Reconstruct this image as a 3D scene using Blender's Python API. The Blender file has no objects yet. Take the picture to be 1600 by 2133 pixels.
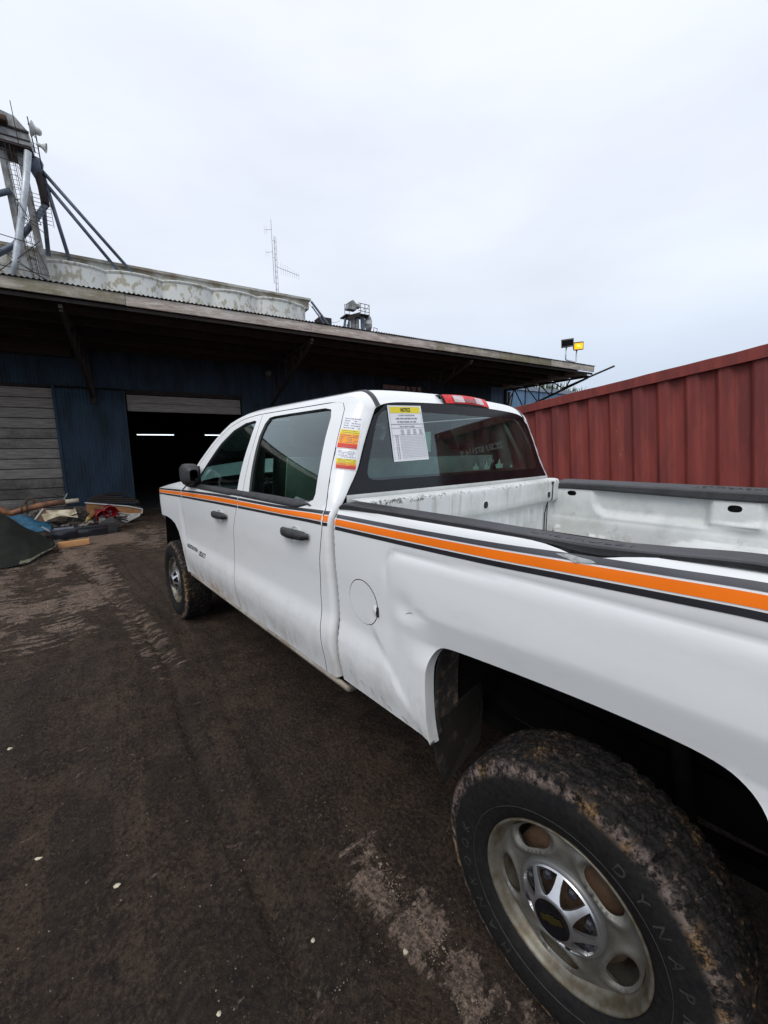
import bpy, bmesh, math, random
import numpy as np
from mathutils import Vector, Matrix, noise as mnoise
from mathutils.geometry import delaunay_2d_cdt
R = math.radians
random.seed(7)
scene = bpy.context.scene
COL = scene.collection

# ------------------------------------------------------------------ camera
cam_d = bpy.data.cameras.new("camera")
cam = bpy.data.objects.new("camera", cam_d)
COL.objects.link(cam)
YAW, PITCH, ROLL = -0.71513058, -0.15290497, -0.01037632
cy, sy = math.cos(YAW), math.sin(YAW)
cp, sp = math.cos(PITCH), math.sin(PITCH)
fw = Vector((cy * cp, sy * cp, sp))
ri = Vector((sy, -cy, 0.0))
up = ri.cross(fw)
r2 = ri * math.cos(ROLL) + up * math.sin(ROLL)
u2 = -ri * math.sin(ROLL) + up * math.cos(ROLL)
M = Matrix((r2, u2, -fw)).transposed().to_4x4()
M.translation = Vector((-0.39931, 1.93845, 1.65906))
cam.matrix_world = M
cam_d.sensor_fit = 'HORIZONTAL'
cam_d.sensor_width = 36.0
cam_d.lens = 841.3875 / 1600 * 36.0
cam_d.clip_start = 0.05
cam_d.clip_end = 2000.0
scene.camera = cam

# ------------------------------------------------------------------ light
SUN_EL, SUN_AZ = R(52), R(118)      # azimuth of the sun measured from +X towards +Y
world = bpy.data.worlds.new("World")
scene.world = world
world.use_nodes = True
wn, wl = world.node_tree.nodes, world.node_tree.links
wn.clear()
w_out = wn.new('ShaderNodeOutputWorld')
w_bg = wn.new('ShaderNodeBackground')
w_bg.inputs['Strength'].default_value = 0.10
w_sky = wn.new('ShaderNodeTexSky')
w_sky.sky_type = 'NISHITA'
w_sky.sun_disc = False
w_sky.sun_elevation = SUN_EL
w_sky.sun_rotation = math.pi / 2 - SUN_AZ
w_sky.dust_density = 3.0
# a closed overcast layer in front of the clear sky
w_tc = wn.new('ShaderNodeTexCoord')
w_sep = wn.new('ShaderNodeSeparateXYZ')
wl.new(w_tc.outputs['Generated'], w_sep.inputs[0])
w_ramp = wn.new('ShaderNodeValToRGB')
el = w_ramp.color_ramp.elements
el[0].position = 0.0; el[0].color = (5.6, 6.5, 7.7, 1)
el[1].position = 1.0; el[1].color = (10.0, 10.35, 11.4, 1)
e = el.new(0.12); e.color = (6.0, 6.9, 8.2, 1)
e = el.new(0.30); e.color = (8.1, 8.7, 9.8, 1)
e = el.new(0.60); e.color = (8.75, 9.2, 10.3, 1)
wl.new(w_sep.outputs['Z'], w_ramp.inputs[0])
w_map = wn.new('ShaderNodeMapping')
w_map.inputs['Scale'].default_value = (1.0, 1.0, 3.0)
wl.new(w_tc.outputs['Generated'], w_map.inputs[0])
w_no = wn.new('ShaderNodeTexNoise')
w_no.inputs['Scale'].default_value = 1.7
w_no.inputs['Detail'].default_value = 5.0
w_no.inputs['Roughness'].default_value = 0.5
wl.new(w_map.outputs[0], w_no.inputs[0])
w_mr = wn.new('ShaderNodeMapRange')
w_mr.inputs['From Min'].default_value = 0.3
w_mr.inputs['From Max'].default_value = 0.7
w_mr.inputs['To Min'].default_value = 0.91
w_mr.inputs['To Max'].default_value = 1.07
wl.new(w_no.outputs[0], w_mr.inputs[0])
w_mul = wn.new('ShaderNodeVectorMath'); w_mul.operation = 'SCALE'
wl.new(w_ramp.outputs[0], w_mul.inputs[0]); wl.new(w_mr.outputs[0], w_mul.inputs['Scale'])
w_mix = wn.new('ShaderNodeMix'); w_mix.data_type = 'RGBA'
w_mix.inputs['Factor'].default_value = 0.90
wl.new(w_sky.outputs[0], w_mix.inputs['A']); wl.new(w_mul.outputs[0], w_mix.inputs['B'])
wl.new(w_mix.outputs['Result'], w_bg.inputs[0])
wl.new(w_bg.outputs[0], w_out.inputs[0])

sun_d = bpy.data.lights.new("sun", 'SUN')
sun_d.energy = 1.25
sun_d.angle = R(35)
sun_d.color = (1.0, 0.97, 0.93)
sun = bpy.data.objects.new("sun", sun_d)
COL.objects.link(sun)
sd = Vector((math.cos(SUN_AZ) * math.cos(SUN_EL), math.sin(SUN_AZ) * math.cos(SUN_EL), math.sin(SUN_EL)))
sun.rotation_euler = sd.to_track_quat('Z', 'Y').to_euler()

scene.view_settings.view_transform = 'Standard'
scene.view_settings.look = 'None'
scene.view_settings.gamma = 1.0
scene.view_settings.use_curve_mapping = False
scene.view_settings.exposure = 0.14
scene.render.engine = 'CYCLES'
scene.cycles.max_bounces = 8
scene.cycles.transparent_max_bounces = 12

# ------------------------------------------------------------------ helpers
def link(o):
    COL.objects.link(o)
    return o

def tag(o, label=None, cat=None, group=None, kind=None):
    if label: o['label'] = label
    if cat: o['category'] = cat
    if group: o['group'] = group
    if kind: o['kind'] = kind
    return o

def thing(name, label, cat, loc=(0, 0, 0), rot=(0, 0, 0), group=None):
    o = bpy.data.objects.new(name, None)
    o.empty_display_size = 0.2
    link(o)
    o.location = loc
    o.rotation_euler = rot
    return tag(o, label, cat, group)

def copy_tree(o, parent=None):
    c = o.copy()
    COL.objects.link(c)
    if parent is not None:
        c.parent = parent
    for ch in list(o.children):
        copy_tree(ch, c)
    return c

class MB:
    """collects simple shapes for ONE mesh object"""
    def __init__(s):
        s.v, s.f, s.sm = [], [], []
    def add(s, vs, fs, smooth=False):
        n = len(s.v)
        s.v += [tuple(v) for v in vs]
        s.f += [tuple(i + n for i in f) for f in fs]
        s.sm += [smooth] * len(fs)
        return s
    def box(s, x0, x1, y0, y1, z0, z1, mat=None, bev=0.0):
        if bev <= 0:
            vs = [(x, y, z) for z in (z0, z1) for y in (y0, y1) for x in (x0, x1)]
            fs = [(0, 2, 3, 1), (4, 5, 7, 6), (0, 1, 5, 4), (2, 6, 7, 3), (0, 4, 6, 2), (1, 3, 7, 5)]
        else:
            bm = bmesh.new()
            bmesh.ops.create_cube(bm, size=1.0)
            for v in bm.verts:
                v.co = Vector(((x0 + x1) / 2 + v.co.x * (x1 - x0), (y0 + y1) / 2 + v.co.y * (y1 - y0), (z0 + z1) / 2 + v.co.z * (z1 - z0)))
            bmesh.ops.bevel(bm, geom=bm.edges[:], offset=bev, segments=2, affect='EDGES', profile=0.5)
            bm.verts.index_update()
            vs = [v.co.copy() for v in bm.verts]
            fs = [tuple(v.index for v in f.verts) for f in bm.faces]
            bm.free()
        if mat is not None:
            vs = [mat @ Vector(v) for v in vs]
        return s.add(vs, fs, bev > 0)
    def tube(s, pts, r, n=8, cap=True, smooth=True):
        pts = [Vector(p) for p in pts]
        rr = r if isinstance(r, (list, tuple)) else [r] * len(pts)
        vs, fs = [], []
        prev = None
        for i, p in enumerate(pts):
            d = (pts[min(i + 1, len(pts) - 1)] - pts[max(i - 1, 0)]).normalized()
            if prev is None:
                a = Vector((0, 0, 1)) if abs(d.z) < 0.9 else Vector((1, 0, 0))
                u = d.cross(a).normalized()
            else:
                u = (prev - d * prev.dot(d)).normalized()
            prev = u
            w = d.cross(u)
            for k in range(n):
                t = 2 * math.pi * k / n
                vs.append(p + (u * math.cos(t) + w * math.sin(t)) * rr[i])
        for i in range(len(pts) - 1):
            for k in range(n):
                a, b = i * n + k, i * n + (k + 1) % n
                fs.append((a, b, b + n, a + n))
        s.add(vs, fs, smooth)
        if cap:
            m = len(s.v) - len(vs)
            s.f.append(tuple(m + k for k in reversed(range(n)))); s.sm.append(False)
            s.f.append(tuple(m + (len(pts) - 1) * n + k for k in range(n))); s.sm.append(False)
        return s
    def bar(s, p0, p1, w, h=None, upv=(0, 0, 1)):
        h = h or w
        p0, p1 = Vector(p0), Vector(p1)
        d = (p1 - p0).normalized()
        a = Vector(upv)
        if abs(d.dot(a)) > 0.95: a = Vector((1, 0, 0))
        u = d.cross(a).normalized() * (w / 2)
        t = u.cross(d).normalized() * (h / 2)
        vs = [p + su * u + st * t for p in (p0, p1) for su, st in ((-1, -1), (1, -1), (1, 1), (-1, 1))]
        fs = [(0, 1, 2, 3), (7, 6, 5, 4), (0, 4, 5, 1), (1, 5, 6, 2), (2, 6, 7, 3), (3, 7, 4, 0)]
        return s.add(vs, fs)
    def lathe(s, prof, n=48, axis='y', c=(0, 0, 0), smooth=True, close=False):
        """prof: list of (r, h)"""
        vs, fs = [], []
        c = Vector(c)
        for r, h in prof:
            for k in range(n):
                t = 2 * math.pi * k / n
                a, b = r * math.cos(t), r * math.sin(t)
                p = {'y': (a, h, b), 'z': (a, b, h), 'x': (h, a, b)}[axis]
                vs.append(c + Vector(p))
        m = len(prof)
        for i in range(m - 1 if not close else m):
            j = (i + 1) % m
            for k in range(n):
                k2 = (k + 1) % n
                fs.append((i * n + k, i * n + k2, j * n + k2, j * n + k))
        return s.add(vs, fs, smooth)
    def grid(s, fn, nu, nv, smooth=True, flip=False):
        vs = [fn(i / nu, j / nv) for j in range(nv + 1) for i in range(nu + 1)]
        fs = []
        for j in range(nv):
            for i in range(nu):
                a = j * (nu + 1) + i
                q = (a, a + 1, a + nu + 2, a + nu + 1)
                fs.append(q[::-1] if flip else q)
        return s.add(vs, fs, smooth)
    def poly(s, pts, d):
        """prism: list of 3d points, extruded by vector d"""
        pts = [Vector(p) for p in pts]; d = Vector(d); n = len(pts)
        vs = pts + [p + d for p in pts]
        fs = [tuple(range(n))[::-1], tuple(range(n, 2 * n))] + [(i, (i + 1) % n, n + (i + 1) % n, n + i) for i in range(n)]
        return s.add(vs, fs)
    def build(s, name, mat, parent=None, kind=None, label=None, recalc=True):
        me = bpy.data.meshes.new(name)
        me.from_pydata(s.v, [], s.f)
        me.validate()
        if len(me.polygons) == len(s.sm):
            me.polygons.foreach_set('use_smooth', s.sm)
        if recalc:
            bm = bmesh.new(); bm.from_mesh(me)
            bmesh.ops.recalc_face_normals(bm, faces=bm.faces)
            bm.to_mesh(me); bm.free()
        me.materials.append(mat)
        o = bpy.data.objects.new(name, me)
        link(o)
        if parent is not None: o.parent = parent
        if kind: o['kind'] = kind
        if label: o['label'] = label
        return o

def inst(src, name, parent, loc=None, rot=None, scale=None, label=None):
    o = bpy.data.objects.new(name, src.data)
    link(o)
    if parent is not None: o.parent = parent
    if loc is not None: o.location = loc
    if rot is not None: o.rotation_euler = rot
    if scale is not None: o.scale = scale
    if label: o['label'] = label
    return o

def text_mesh(txt, size, depth=0.0, xs=1.0, bold=0.0):
    """returns (verts, faces) of the lettering, centred, in the XY plane"""
    cu = bpy.data.curves.new('lettering', 'FONT')
    cu.body = txt; cu.size = size; cu.extrude = depth; cu.offset = bold
    cu.align_x = 'CENTER'; cu.align_y = 'CENTER'
    cu.resolution_u = 3
    o = bpy.data.objects.new('lettering', cu)
    COL.objects.link(o)
    dg = bpy.context.evaluated_depsgraph_get()
    me = bpy.data.meshes.new_from_object(o.evaluated_get(dg))
    vs = [Vector((v.co.x * xs, v.co.y, v.co.z)) for v in me.vertices]
    fs = [tuple(p.vertices) for p in me.polygons]
    bpy.data.objects.remove(o); bpy.data.curves.remove(cu); bpy.data.meshes.remove(me)
    return vs, fs

# ------------------------------------------------------------------ materials
def nodes(name):
    m = bpy.data.materials.new(name)
    m.use_nodes = True
    nt = m.node_tree
    b = nt.nodes['Principled BSDF']
    return m, nt, nt.nodes, nt.links, b

def coords(nt, rnd=True, world_space=False):
    n, l = nt.nodes, nt.links
    if world_space:
        g = n.new('ShaderNodeNewGeometry')
        return g.outputs['Position']
    tc = n.new('ShaderNodeTexCoord')
    if not rnd: return tc.outputs['Object']
    oi = n.new('ShaderNodeObjectInfo')
    sc = n.new('ShaderNodeVectorMath'); sc.operation = 'SCALE'
    cb = n.new('ShaderNodeCombineXYZ')
    l.new(oi.outputs['Random'], cb.inputs[0]); l.new(oi.outputs['Random'], cb.inputs[1]); l.new(oi.outputs['Random'], cb.inputs[2])
    l.new(cb.outputs[0], sc.inputs[0]); sc.inputs['Scale'].default_value = 37.0
    ad = n.new('ShaderNodeVectorMath'); ad.operation = 'ADD'
    l.new(tc.outputs['Object'], ad.inputs[0]); l.new(sc.outputs[0], ad.inputs[1])
    return ad.outputs[0]

def tex_noise(nt, vec, scale, detail=4, rough=0.55, stretch=None):
    n, l = nt.nodes, nt.links
    if stretch:
        mp = n.new('ShaderNodeMapping'); mp.inputs['Scale'].default_value = stretch
        l.new(vec, mp.inputs[0]); vec = mp.outputs[0]
    t = n.new('ShaderNodeTexNoise')
    t.inputs['Scale'].default_value = scale; t.inputs['Detail'].default_value = detail; t.inputs['Roughness'].default_value = rough
    l.new(vec, t.inputs['Vector'])
    return t.outputs[0]

def ramp(nt, fac, stops):
    r = nt.nodes.new('ShaderNodeValToRGB')
    els = r.color_ramp.elements
    els[0].position, c0 = stops[0]; els[0].color = (*c0, 1) if len(c0) == 3 else c0
    els[1].position, c1 = stops[-1]; els[1].color = (*c1, 1) if len(c1) == 3 else c1
    for p, c in stops[1:-1]:
        e = els.new(p); e.color = (*c, 1)
    nt.links.new(fac, r.inputs[0])
    return r.outputs[0]

def framp(nt, fac, a, b, lo=0.0, hi=1.0):
    m = nt.nodes.new('ShaderNodeMapRange')
    m.interpolation_type = 'SMOOTHSTEP'
    m.inputs['From Min'].default_value = a; m.inputs['From Max'].default_value = b
    m.inputs['To Min'].default_value = lo; m.inputs['To Max'].default_value = hi
    nt.links.new(fac, m.inputs['Value'])
    return m.outputs[0]

def mixc(nt, fac, a, b):
    m = nt.nodes.new('ShaderNodeMix'); m.data_type = 'RGBA'
    for k, v in (('Factor', fac), ('A', a), ('B', b)):
        if isinstance(v, (int, float)): m.inputs[k].default_value = v
        elif isinstance(v, tuple): m.inputs[k].default_value = (*v, 1)
        else: nt.links.new(v, m.inputs[k])
    return m.outputs['Result']

def mth(nt, op, a, b=None):
    m = nt.nodes.new('ShaderNodeMath'); m.operation = op
    for i, v in enumerate((a, b)):
        if v is None: continue
        if isinstance(v, (int, float)): m.inputs[i].default_value = v
        else: nt.links.new(v, m.inputs[i])
    return m.outputs[0]

def bump(nt, h, strength, dist, b):
    bp = nt.nodes.new('ShaderNodeBump')
    bp.inputs['Strength'].default_value = strength; bp.inputs['Distance'].default_value = dist
    nt.links.new(h, bp.inputs['Height']); nt.links.new(bp.outputs[0], b.inputs['Normal'])
    return bp

def simple(name, col, rough=0.6, metal=0.0, var=0.25, scale=6.0, bmp=0.0, spec=0.5, coat=0.0, rnd=True, stretch=None, col2=None, lo=0.35, hi=0.65, bscale=None):
    m, nt, n, l, b = nodes(name)
    v = coords(nt, rnd)
    nz = tex_noise(nt, v, scale, 6, 0.6, stretch)
    c2 = col2 or tuple(max(0, c * (1 - var)) for c in col)
    c = mixc(nt, framp(nt, nz, lo, hi), col, c2)
    l.new(c, b.inputs['Base Color'])
    b.inputs['Roughness'].default_value = rough
    b.inputs['Metallic'].default_value = metal
    b.inputs['Specular IOR Level'].default_value = spec
    b.inputs['Coat Weight'].default_value = coat
    b.inputs['Coat Roughness'].default_value = 0.08
    if bmp:
        nb = tex_noise(nt, v, bscale or scale * 8, 4, 0.6, stretch)
        bump(nt, nb, bmp, 0.01, b)
    return m

MAT = {}
def mat_paint(name, wear=0.3):
    """white vehicle paint with road film and mud that thickens towards the sill"""
    m, nt, n, l, b = nodes(name)
    pos = coords(nt, world_space=True)
    sep = n.new('ShaderNodeSeparateXYZ'); l.new(pos, sep.inputs[0])
    film = tex_noise(nt, pos, 3.0, 8, 0.65, (1, 1, 2.2))
    speck = tex_noise(nt, pos, 95.0, 3, 0.6)
    low = framp(nt, sep.outputs['Z'], 1.0, 0.52)
    c = mixc(nt, framp(nt, film, 0.45, 0.8), (0.80, 0.815, 0.81), (0.73, 0.74, 0.725))
    dirt = mth(nt, 'MULTIPLY', low, framp(nt, tex_noise(nt, pos, 9.0, 9, 0.7, (1, 1, .6)), 0.35, 0.75))
    c = mixc(nt, mth(nt, 'MULTIPLY', dirt, 0.75), c, (0.36, 0.31, 0.25))
    sp = mth(nt, 'MULTIPLY', framp(nt, speck, 0.70, 0.78), framp(nt, sep.outputs['Z'], 1.30, 0.55, 0.10, 0.9))
    c = mixc(nt, sp, c, (0.16, 0.13, 0.11))
    # rust at the front foot of the sill
    rx = mth(nt, 'MULTIPLY', framp(nt, sep.outputs['X'], 1.9, 2.75), framp(nt, sep.outputs['X'], 3.35, 2.95))
    rz = mth(nt, 'MULTIPLY', framp(nt, sep.outputs['Z'], 0.72, 0.56), framp(nt, tex_noise(nt, pos, 14, 6, .7), .38, .62))
    c = mixc(nt, mth(nt, 'MULTIPLY', rx, rz), c, (0.33, 0.13, 0.03))
    l.new(c, b.inputs['Base Color'])
    rg = mth(nt, 'ADD', mth(nt, 'MULTIPLY', dirt, 0.4), framp(nt, film, 0.3, 0.8, 0.30, 0.44))
    l.new(rg, b.inputs['Roughness'])
    b.inputs['Specular IOR Level'].default_value = 0.45
    b.inputs['Coat Weight'].default_value = 0.5
    b.inputs['Coat Roughness'].default_value = 0.10
    bump(nt, tex_noise(nt, pos, 260, 2, .5), 0.02, 0.002, b)
    return m

def mat_bed():
    """white paint of the load bed: scratches, grime running down, chips"""
    m, nt, n, l, b = nodes('bed_paint')
    pos = coords(nt, world_space=True)
    sep = n.new('ShaderNodeSeparateXYZ'); l.new(pos, sep.inputs[0])
    g = tex_noise(nt, pos, 4.0, 9, 0.7)
    c = mixc(nt, framp(nt, g, 0.4, 0.7), (0.70, 0.72, 0.71), (0.55, 0.57, 0.54))
    streak = tex_noise(nt, pos, 34.0, 4, 0.6, (1, 1, 0.05))
    nearwall = mth(nt, 'MULTIPLY', framp(nt, sep.outputs['X'], 0.90, 0.95), framp(nt, sep.outputs['X'], 0.975, 0.968))
    st = mth(nt, 'MULTIPLY', framp(nt, streak, 0.52, 0.72, 0, .7), mth(nt, 'MULTIPLY', nearwall, framp(nt, sep.outputs['Z'], 1.20, 1.43, 0.1, 0.7)))
    c = mixc(nt, st, c, (0.22, 0.17, 0.12))
    top = mth(nt, 'MULTIPLY', mth(nt, 'MULTIPLY', framp(nt, sep.outputs['Z'], 1.406, 1.422), framp(nt, sep.outputs['Z'], 1.442, 1.432)), framp(nt, mth(nt, 'ADD', tex_noise(nt, pos, 40, 8, .8), mth(nt, 'MULTIPLY', framp(nt, sep.outputs['Y'], .2, .6), .05)), .55, .60))
    c = mixc(nt, mth(nt, 'MULTIPLY', mth(nt, 'MULTIPLY', top, nearwall), .95), c, (0.03, 0.025, 0.02))
    chip = framp(nt, tex_noise(nt, pos, 42.0, 4, 0.7, (1, 1, 1.6)), 0.70, 0.73)
    c = mixc(nt, mth(nt, 'MULTIPLY', chip, .85), c, (0.04, 0.04, 0.04))
    grn = mth(nt, 'MULTIPLY', framp(nt, tex_noise(nt, pos, 7, 6, .7), .55, .72), framp(nt, sep.outputs['Z'], 1.32, 1.2))
    c = mixc(nt, mth(nt, 'MULTIPLY', grn, .5), c, (0.30, 0.31, 0.22))
    l.new(c, b.inputs['Base Color'])
    b.inputs['Roughness'].default_value = 0.5
    return m

def mat_glass(name, tint, rough=0.0, f0=1.35, dirt=0.0):
    m = bpy.data.materials.new(name); m.use_nodes = True
    nt = m.node_tree; n, l = nt.nodes, nt.links; n.clear()
    out = n.new('ShaderNodeOutputMaterial')
    tr = n.new('ShaderNodeBsdfTransparent'); tr.inputs[0].default_value = (*tint, 1)
    gl = n.new('ShaderNodeBsdfGlossy'); gl.inputs['Roughness'].default_value = rough
    gl.inputs['Color'].default_value = (0.85, 0.95, 0.95, 1)
    lw = n.new('ShaderNodeFresnel'); lw.inputs['IOR'].default_value = 1.62
    mr = mth(nt, 'MULTIPLY', lw.outputs[0], f0)
    mx = n.new('ShaderNodeMixShader')
    l.new(mr, mx.inputs[0]); l.new(tr.outputs[0], mx.inputs[1]); l.new(gl.outputs[0], mx.inputs[2])
    last = mx
    if dirt:
        df = n.new('ShaderNodeBsdfDiffuse'); df.inputs[0].default_value = (0.45, 0.43, 0.40, 1)
        pos = coords(nt, world_space=True)
        f = mth(nt, 'MULTIPLY', framp(nt, tex_noise(nt, pos, 6, 8, .7), .35, .8), dirt)
        m2 = n.new('ShaderNodeMixShader')
        l.new(f, m2.inputs[0]); l.new(mx.outputs[0], m2.inputs[1]); l.new(df.outputs[0], m2.inputs[2])
        last = m2
    l.new(last.outputs[0], out.inputs[0])
    return m

def mat_emit(name, col, strength):
    m, nt, n, l, b = nodes(name)
    b.inputs['Base Color'].default_value = (*col, 1)
    b.inputs['Emission Color'].default_value = (*col, 1)
    b.inputs['Emission Strength'].default_value = strength
    return m

def mat_wood(name, c1, c2, scale=3.0, stretch=(1, 14, 14), rough=0.85, c3=None):
    m, nt, n, l, b = nodes(name)
    v = coords(nt)
    g = tex_noise(nt, v, scale, 8, 0.7, stretch)
    c = mixc(nt, framp(nt, g, 0.35, 0.65), c1, c2)
    w = tex_noise(nt, v, 2.2, 8, 0.7)
    oi = n.new('ShaderNodeObjectInfo')
    c = mixc(nt, framp(nt, mth(nt, 'ADD', mth(nt, 'MULTIPLY', oi.outputs['Random'], .35), mth(nt, 'MULTIPLY', w, .65)), 0.42, 0.72), c, c3 or tuple(x * 0.45 for x in c2))
    l.new(c, b.inputs['Base Color'])
    b.inputs['Roughness'].default_value = rough
    bump(nt, g, 0.5, 0.004, b)
    return m

def mat_tyre():
    m, nt, n, l, b = nodes('tyre_rubber')
    tc = n.new('ShaderNodeTexCoord')
    v = tc.outputs['Object']
    sep = n.new('ShaderNodeSeparateXYZ'); l.new(v, sep.inputs[0])
    rad = mth(nt, 'SQRT', mth(nt, 'ADD', mth(nt, 'POWER', sep.outputs[0], 2.0), mth(nt, 'POWER', sep.outputs[2], 2.0)))
    n1 = tex_noise(nt, v, 22.0, 10, 0.75)
    n2 = tex_noise(nt, v, 6.0, 6, 0.7)
    n3 = tex_noise(nt, v, 60.0, 10, 0.8)
    base = mixc(nt, framp(nt, n3, 0.35, 0.7), (0.008, 0.008, 0.009), (0.020, 0.0185, 0.0175))
    # dried mud: heavy on the shoulder ring, lighter on the tread, dusty on the sidewall
    sh = mth(nt, 'MULTIPLY', framp(nt, rad, 0.342, 0.366), framp(nt, rad, 0.393, 0.370, .05, 1.0))
    nn = mth(nt, 'ADD', mth(nt, 'MULTIPLY', n1, .5), mth(nt, 'MULTIPLY', n3, .5))
    mud = mth(nt, 'MULTIPLY', framp(nt, nn, 0.45, 0.53), mth(nt, 'ADD', mth(nt, 'MULTIPLY', sh, .80), mth(nt, 'MULTIPLY', framp(nt, nn, .53, .58), mth(nt, 'MULTIPLY', framp(nt, rad, .372, .385), .5))))
    mc = mixc(nt, framp(nt, tex_noise(nt, v, 7, 4, .6), .50, .62), (0.20, 0.155, 0.135), (0.34, 0.21, 0.10))
    c = mixc(nt, mud, base, mc)
    dust = mth(nt, 'MULTIPLY', framp(nt, n2, .40, .8), 0.12)
    c = mixc(nt, dust, c, (0.055, 0.049, 0.042))
    l.new(c, b.inputs['Base Color'])
    l.new(framp(nt, mud, 0, 1, 0.62, 0.95), b.inputs['Roughness'])
    b.inputs['Specular IOR Level'].default_value = 0.1
    bump(nt, mth(nt, 'ADD', mth(nt, 'MULTIPLY', mud, 1.2), mth(nt, 'MULTIPLY', n1, .6)), 0.7, 0.006, b)
    return m

def mat_ground():
    m, nt, n, l, b = nodes('dirt')
    pos = coords(nt, world_space=True)
    sep = n.new('ShaderNodeSeparateXYZ'); l.new(pos, sep.inputs[0])
    big = tex_noise(nt, pos, 0.7, 6, 0.6)
    mid = tex_noise(nt, pos, 5.0, 9, 0.7)
    fine = tex_noise(nt, pos, 60.0, 8, 0.75)
    grit = tex_noise(nt, pos, 220.0, 3, 0.6)
    c = mixc(nt, framp(nt, mid, 0.38, 0.62), (0.092, 0.061, 0.041), (0.040, 0.0275, 0.020))
    c = mixc(nt, framp(nt, big, 0.42, 0.62, 0, .7), c, (0.056, 0.040, 0.030))
    clod = tex_noise(nt, pos, 26.0, 8, 0.8)
    c = mixc(nt, framp(nt, clod, 0.50, 0.66, 0, .75), c, (0.020, 0.015, 0.012))
    c = mixc(nt, framp(nt, fine, 0.50, 0.64, 0, .70), c, (0.150, 0.104, 0.072))
    c = mixc(nt, framp(nt, fine, 0.49, 0.38, 0, .75), c, (0.014, 0.0105, 0.008))
    # pale dried patches, broken across the direction of travel
    lugs = tex_noise(nt, pos, 9.0, 8, 0.72, (1.6, 0.5, 1))
    xr = mth(nt, 'MULTIPLY', framp(nt, sep.outputs['X'], 3.0, 5.2), framp(nt, sep.outputs['X'], 12.5, 8.5))
    yr = mth(nt, 'MULTIPLY', framp(nt, sep.outputs['Y'], 1.00, 1.45), framp(nt, sep.outputs['Y'], 5.0, 3.2))
    far = framp(nt, sep.outputs['X'], 6.4, 8.2)
    reg = mth(nt, 'MULTIPLY', xr, mth(nt, 'MAXIMUM', yr, mth(nt, 'MULTIPLY', far, .8)))
    strip = mth(nt, 'MULTIPLY', framp(nt, sep.outputs['Y'], 0.92, 1.03), framp(nt, sep.outputs['Y'], 1.24, 1.12))
    strip = mth(nt, 'MULTIPLY', strip, mth(nt, 'MULTIPLY', framp(nt, sep.outputs['X'], 1.0, .6), framp(nt, tex_noise(nt, pos, 4, 5, .6), .40, .55)))
    band = mth(nt, 'MULTIPLY', mth(nt, 'MULTIPLY', framp(nt, sep.outputs['Y'], 1.12, 1.2), framp(nt, sep.outputs['Y'], 1.5, 1.38)), mth(nt, 'MULTIPLY', framp(nt, sep.outputs['X'], 2.4, 3.2), .55))
    reg = mth(nt, 'MULTIPLY', reg, framp(nt, tex_noise(nt, pos, 1.1, 5, .62, (.8, 1.6, 1)), .40, .56, .30, 1.0))
    gx_ = framp(nt, mth(nt, 'ABSOLUTE', mth(nt, 'SUBTRACT', sep.outputs['X'], 8.9)), 1.1, .3)
    gy_ = framp(nt, mth(nt, 'ABSOLUTE', mth(nt, 'SUBTRACT', sep.outputs['Y'], 1.0)), .8, .3)
    reg = mth(nt, 'MAXIMUM', reg, mth(nt, 'MULTIPLY', mth(nt, 'MULTIPLY', gx_, gy_), 1.15))
    reg = mth(nt, 'MAXIMUM', mth(nt, 'MAXIMUM', reg, strip), band)
    sc = mth(nt, 'ADD', lugs, mth(nt, 'MULTIPLY', reg, 0.25))
    pale = framp(nt, sc, 0.63, 0.70)
    pale = mth(nt, 'MULTIPLY', pale, framp(nt, fine, 0.30, 0.52, 0.25, 1.0))
    pc = mixc(nt, framp(nt, fine, .3, .7), (0.16, 0.112, 0.085), (0.46, 0.34, 0.26))
    # tyre tracks beside the truck: rut, lug and edge shading put into colour
    w_ = mth(nt, 'ADD', sep.outputs['Y'], mth(nt, 'MULTIPLY', mth(nt, 'MINIMUM', sep.outputs['X'], 4.5), 0.15))
    w_ = mth(nt, 'ADD', w_, mth(nt, 'MULTIPLY', mth(nt, 'SUBTRACT', tex_noise(nt, pos, 1.3, 3, .5), .5), .10))
    for c0, hw in ((1.66, .055), (1.83, .10), (2.18, .11), (2.55, .10), (1.42, .05)):
        dd = mth(nt, 'ABSOLUTE', mth(nt, 'SUBTRACT', w_, c0))
        inside_ = framp(nt, dd, hw, hw * .8)
        lug = mth(nt, 'SINE', mth(nt, 'ADD', mth(nt, 'ADD', mth(nt, 'MULTIPLY', sep.outputs['X'], 105.0), mth(nt, 'MULTIPLY', mid, 9.0)), mth(nt, 'MULTIPLY', mth(nt, 'ABSOLUTE', mth(nt, 'SUBTRACT', w_, c0)), 60.0)))
        lugm = mth(nt, 'MULTIPLY', framp(nt, mth(nt, 'ADD', mth(nt, 'MULTIPLY', lug, .8), mth(nt, 'ADD', mth(nt, 'MULTIPLY', mid, 3.2), mth(nt, 'MULTIPLY', clod, 2.0))), 2.5, 3.2), inside_)
        c = mixc(nt, mth(nt, 'MULTIPLY', inside_, mth(nt, 'MULTIPLY', framp(nt, tex_noise(nt, pos, 2.1, 4, .6), .35, .6), .5)), c, (0.026, 0.019, 0.0145))
        c = mixc(nt, mth(nt, 'MULTIPLY', mth(nt, 'MULTIPLY', lugm, framp(nt, tex_noise(nt, pos, 1.7, 4, .6), .45, .60)), .24), c, (0.12, 0.085, 0.06))
        edge_ = framp(nt, mth(nt, 'ABSOLUTE', mth(nt, 'SUBTRACT', dd, hw)), .022, .0)
        c = mixc(nt, mth(nt, 'MULTIPLY', edge_, mth(nt, 'MULTIPLY', framp(nt, clod, .42, .58), .7)), c, (0.021, 0.016, 0.014))
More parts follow.
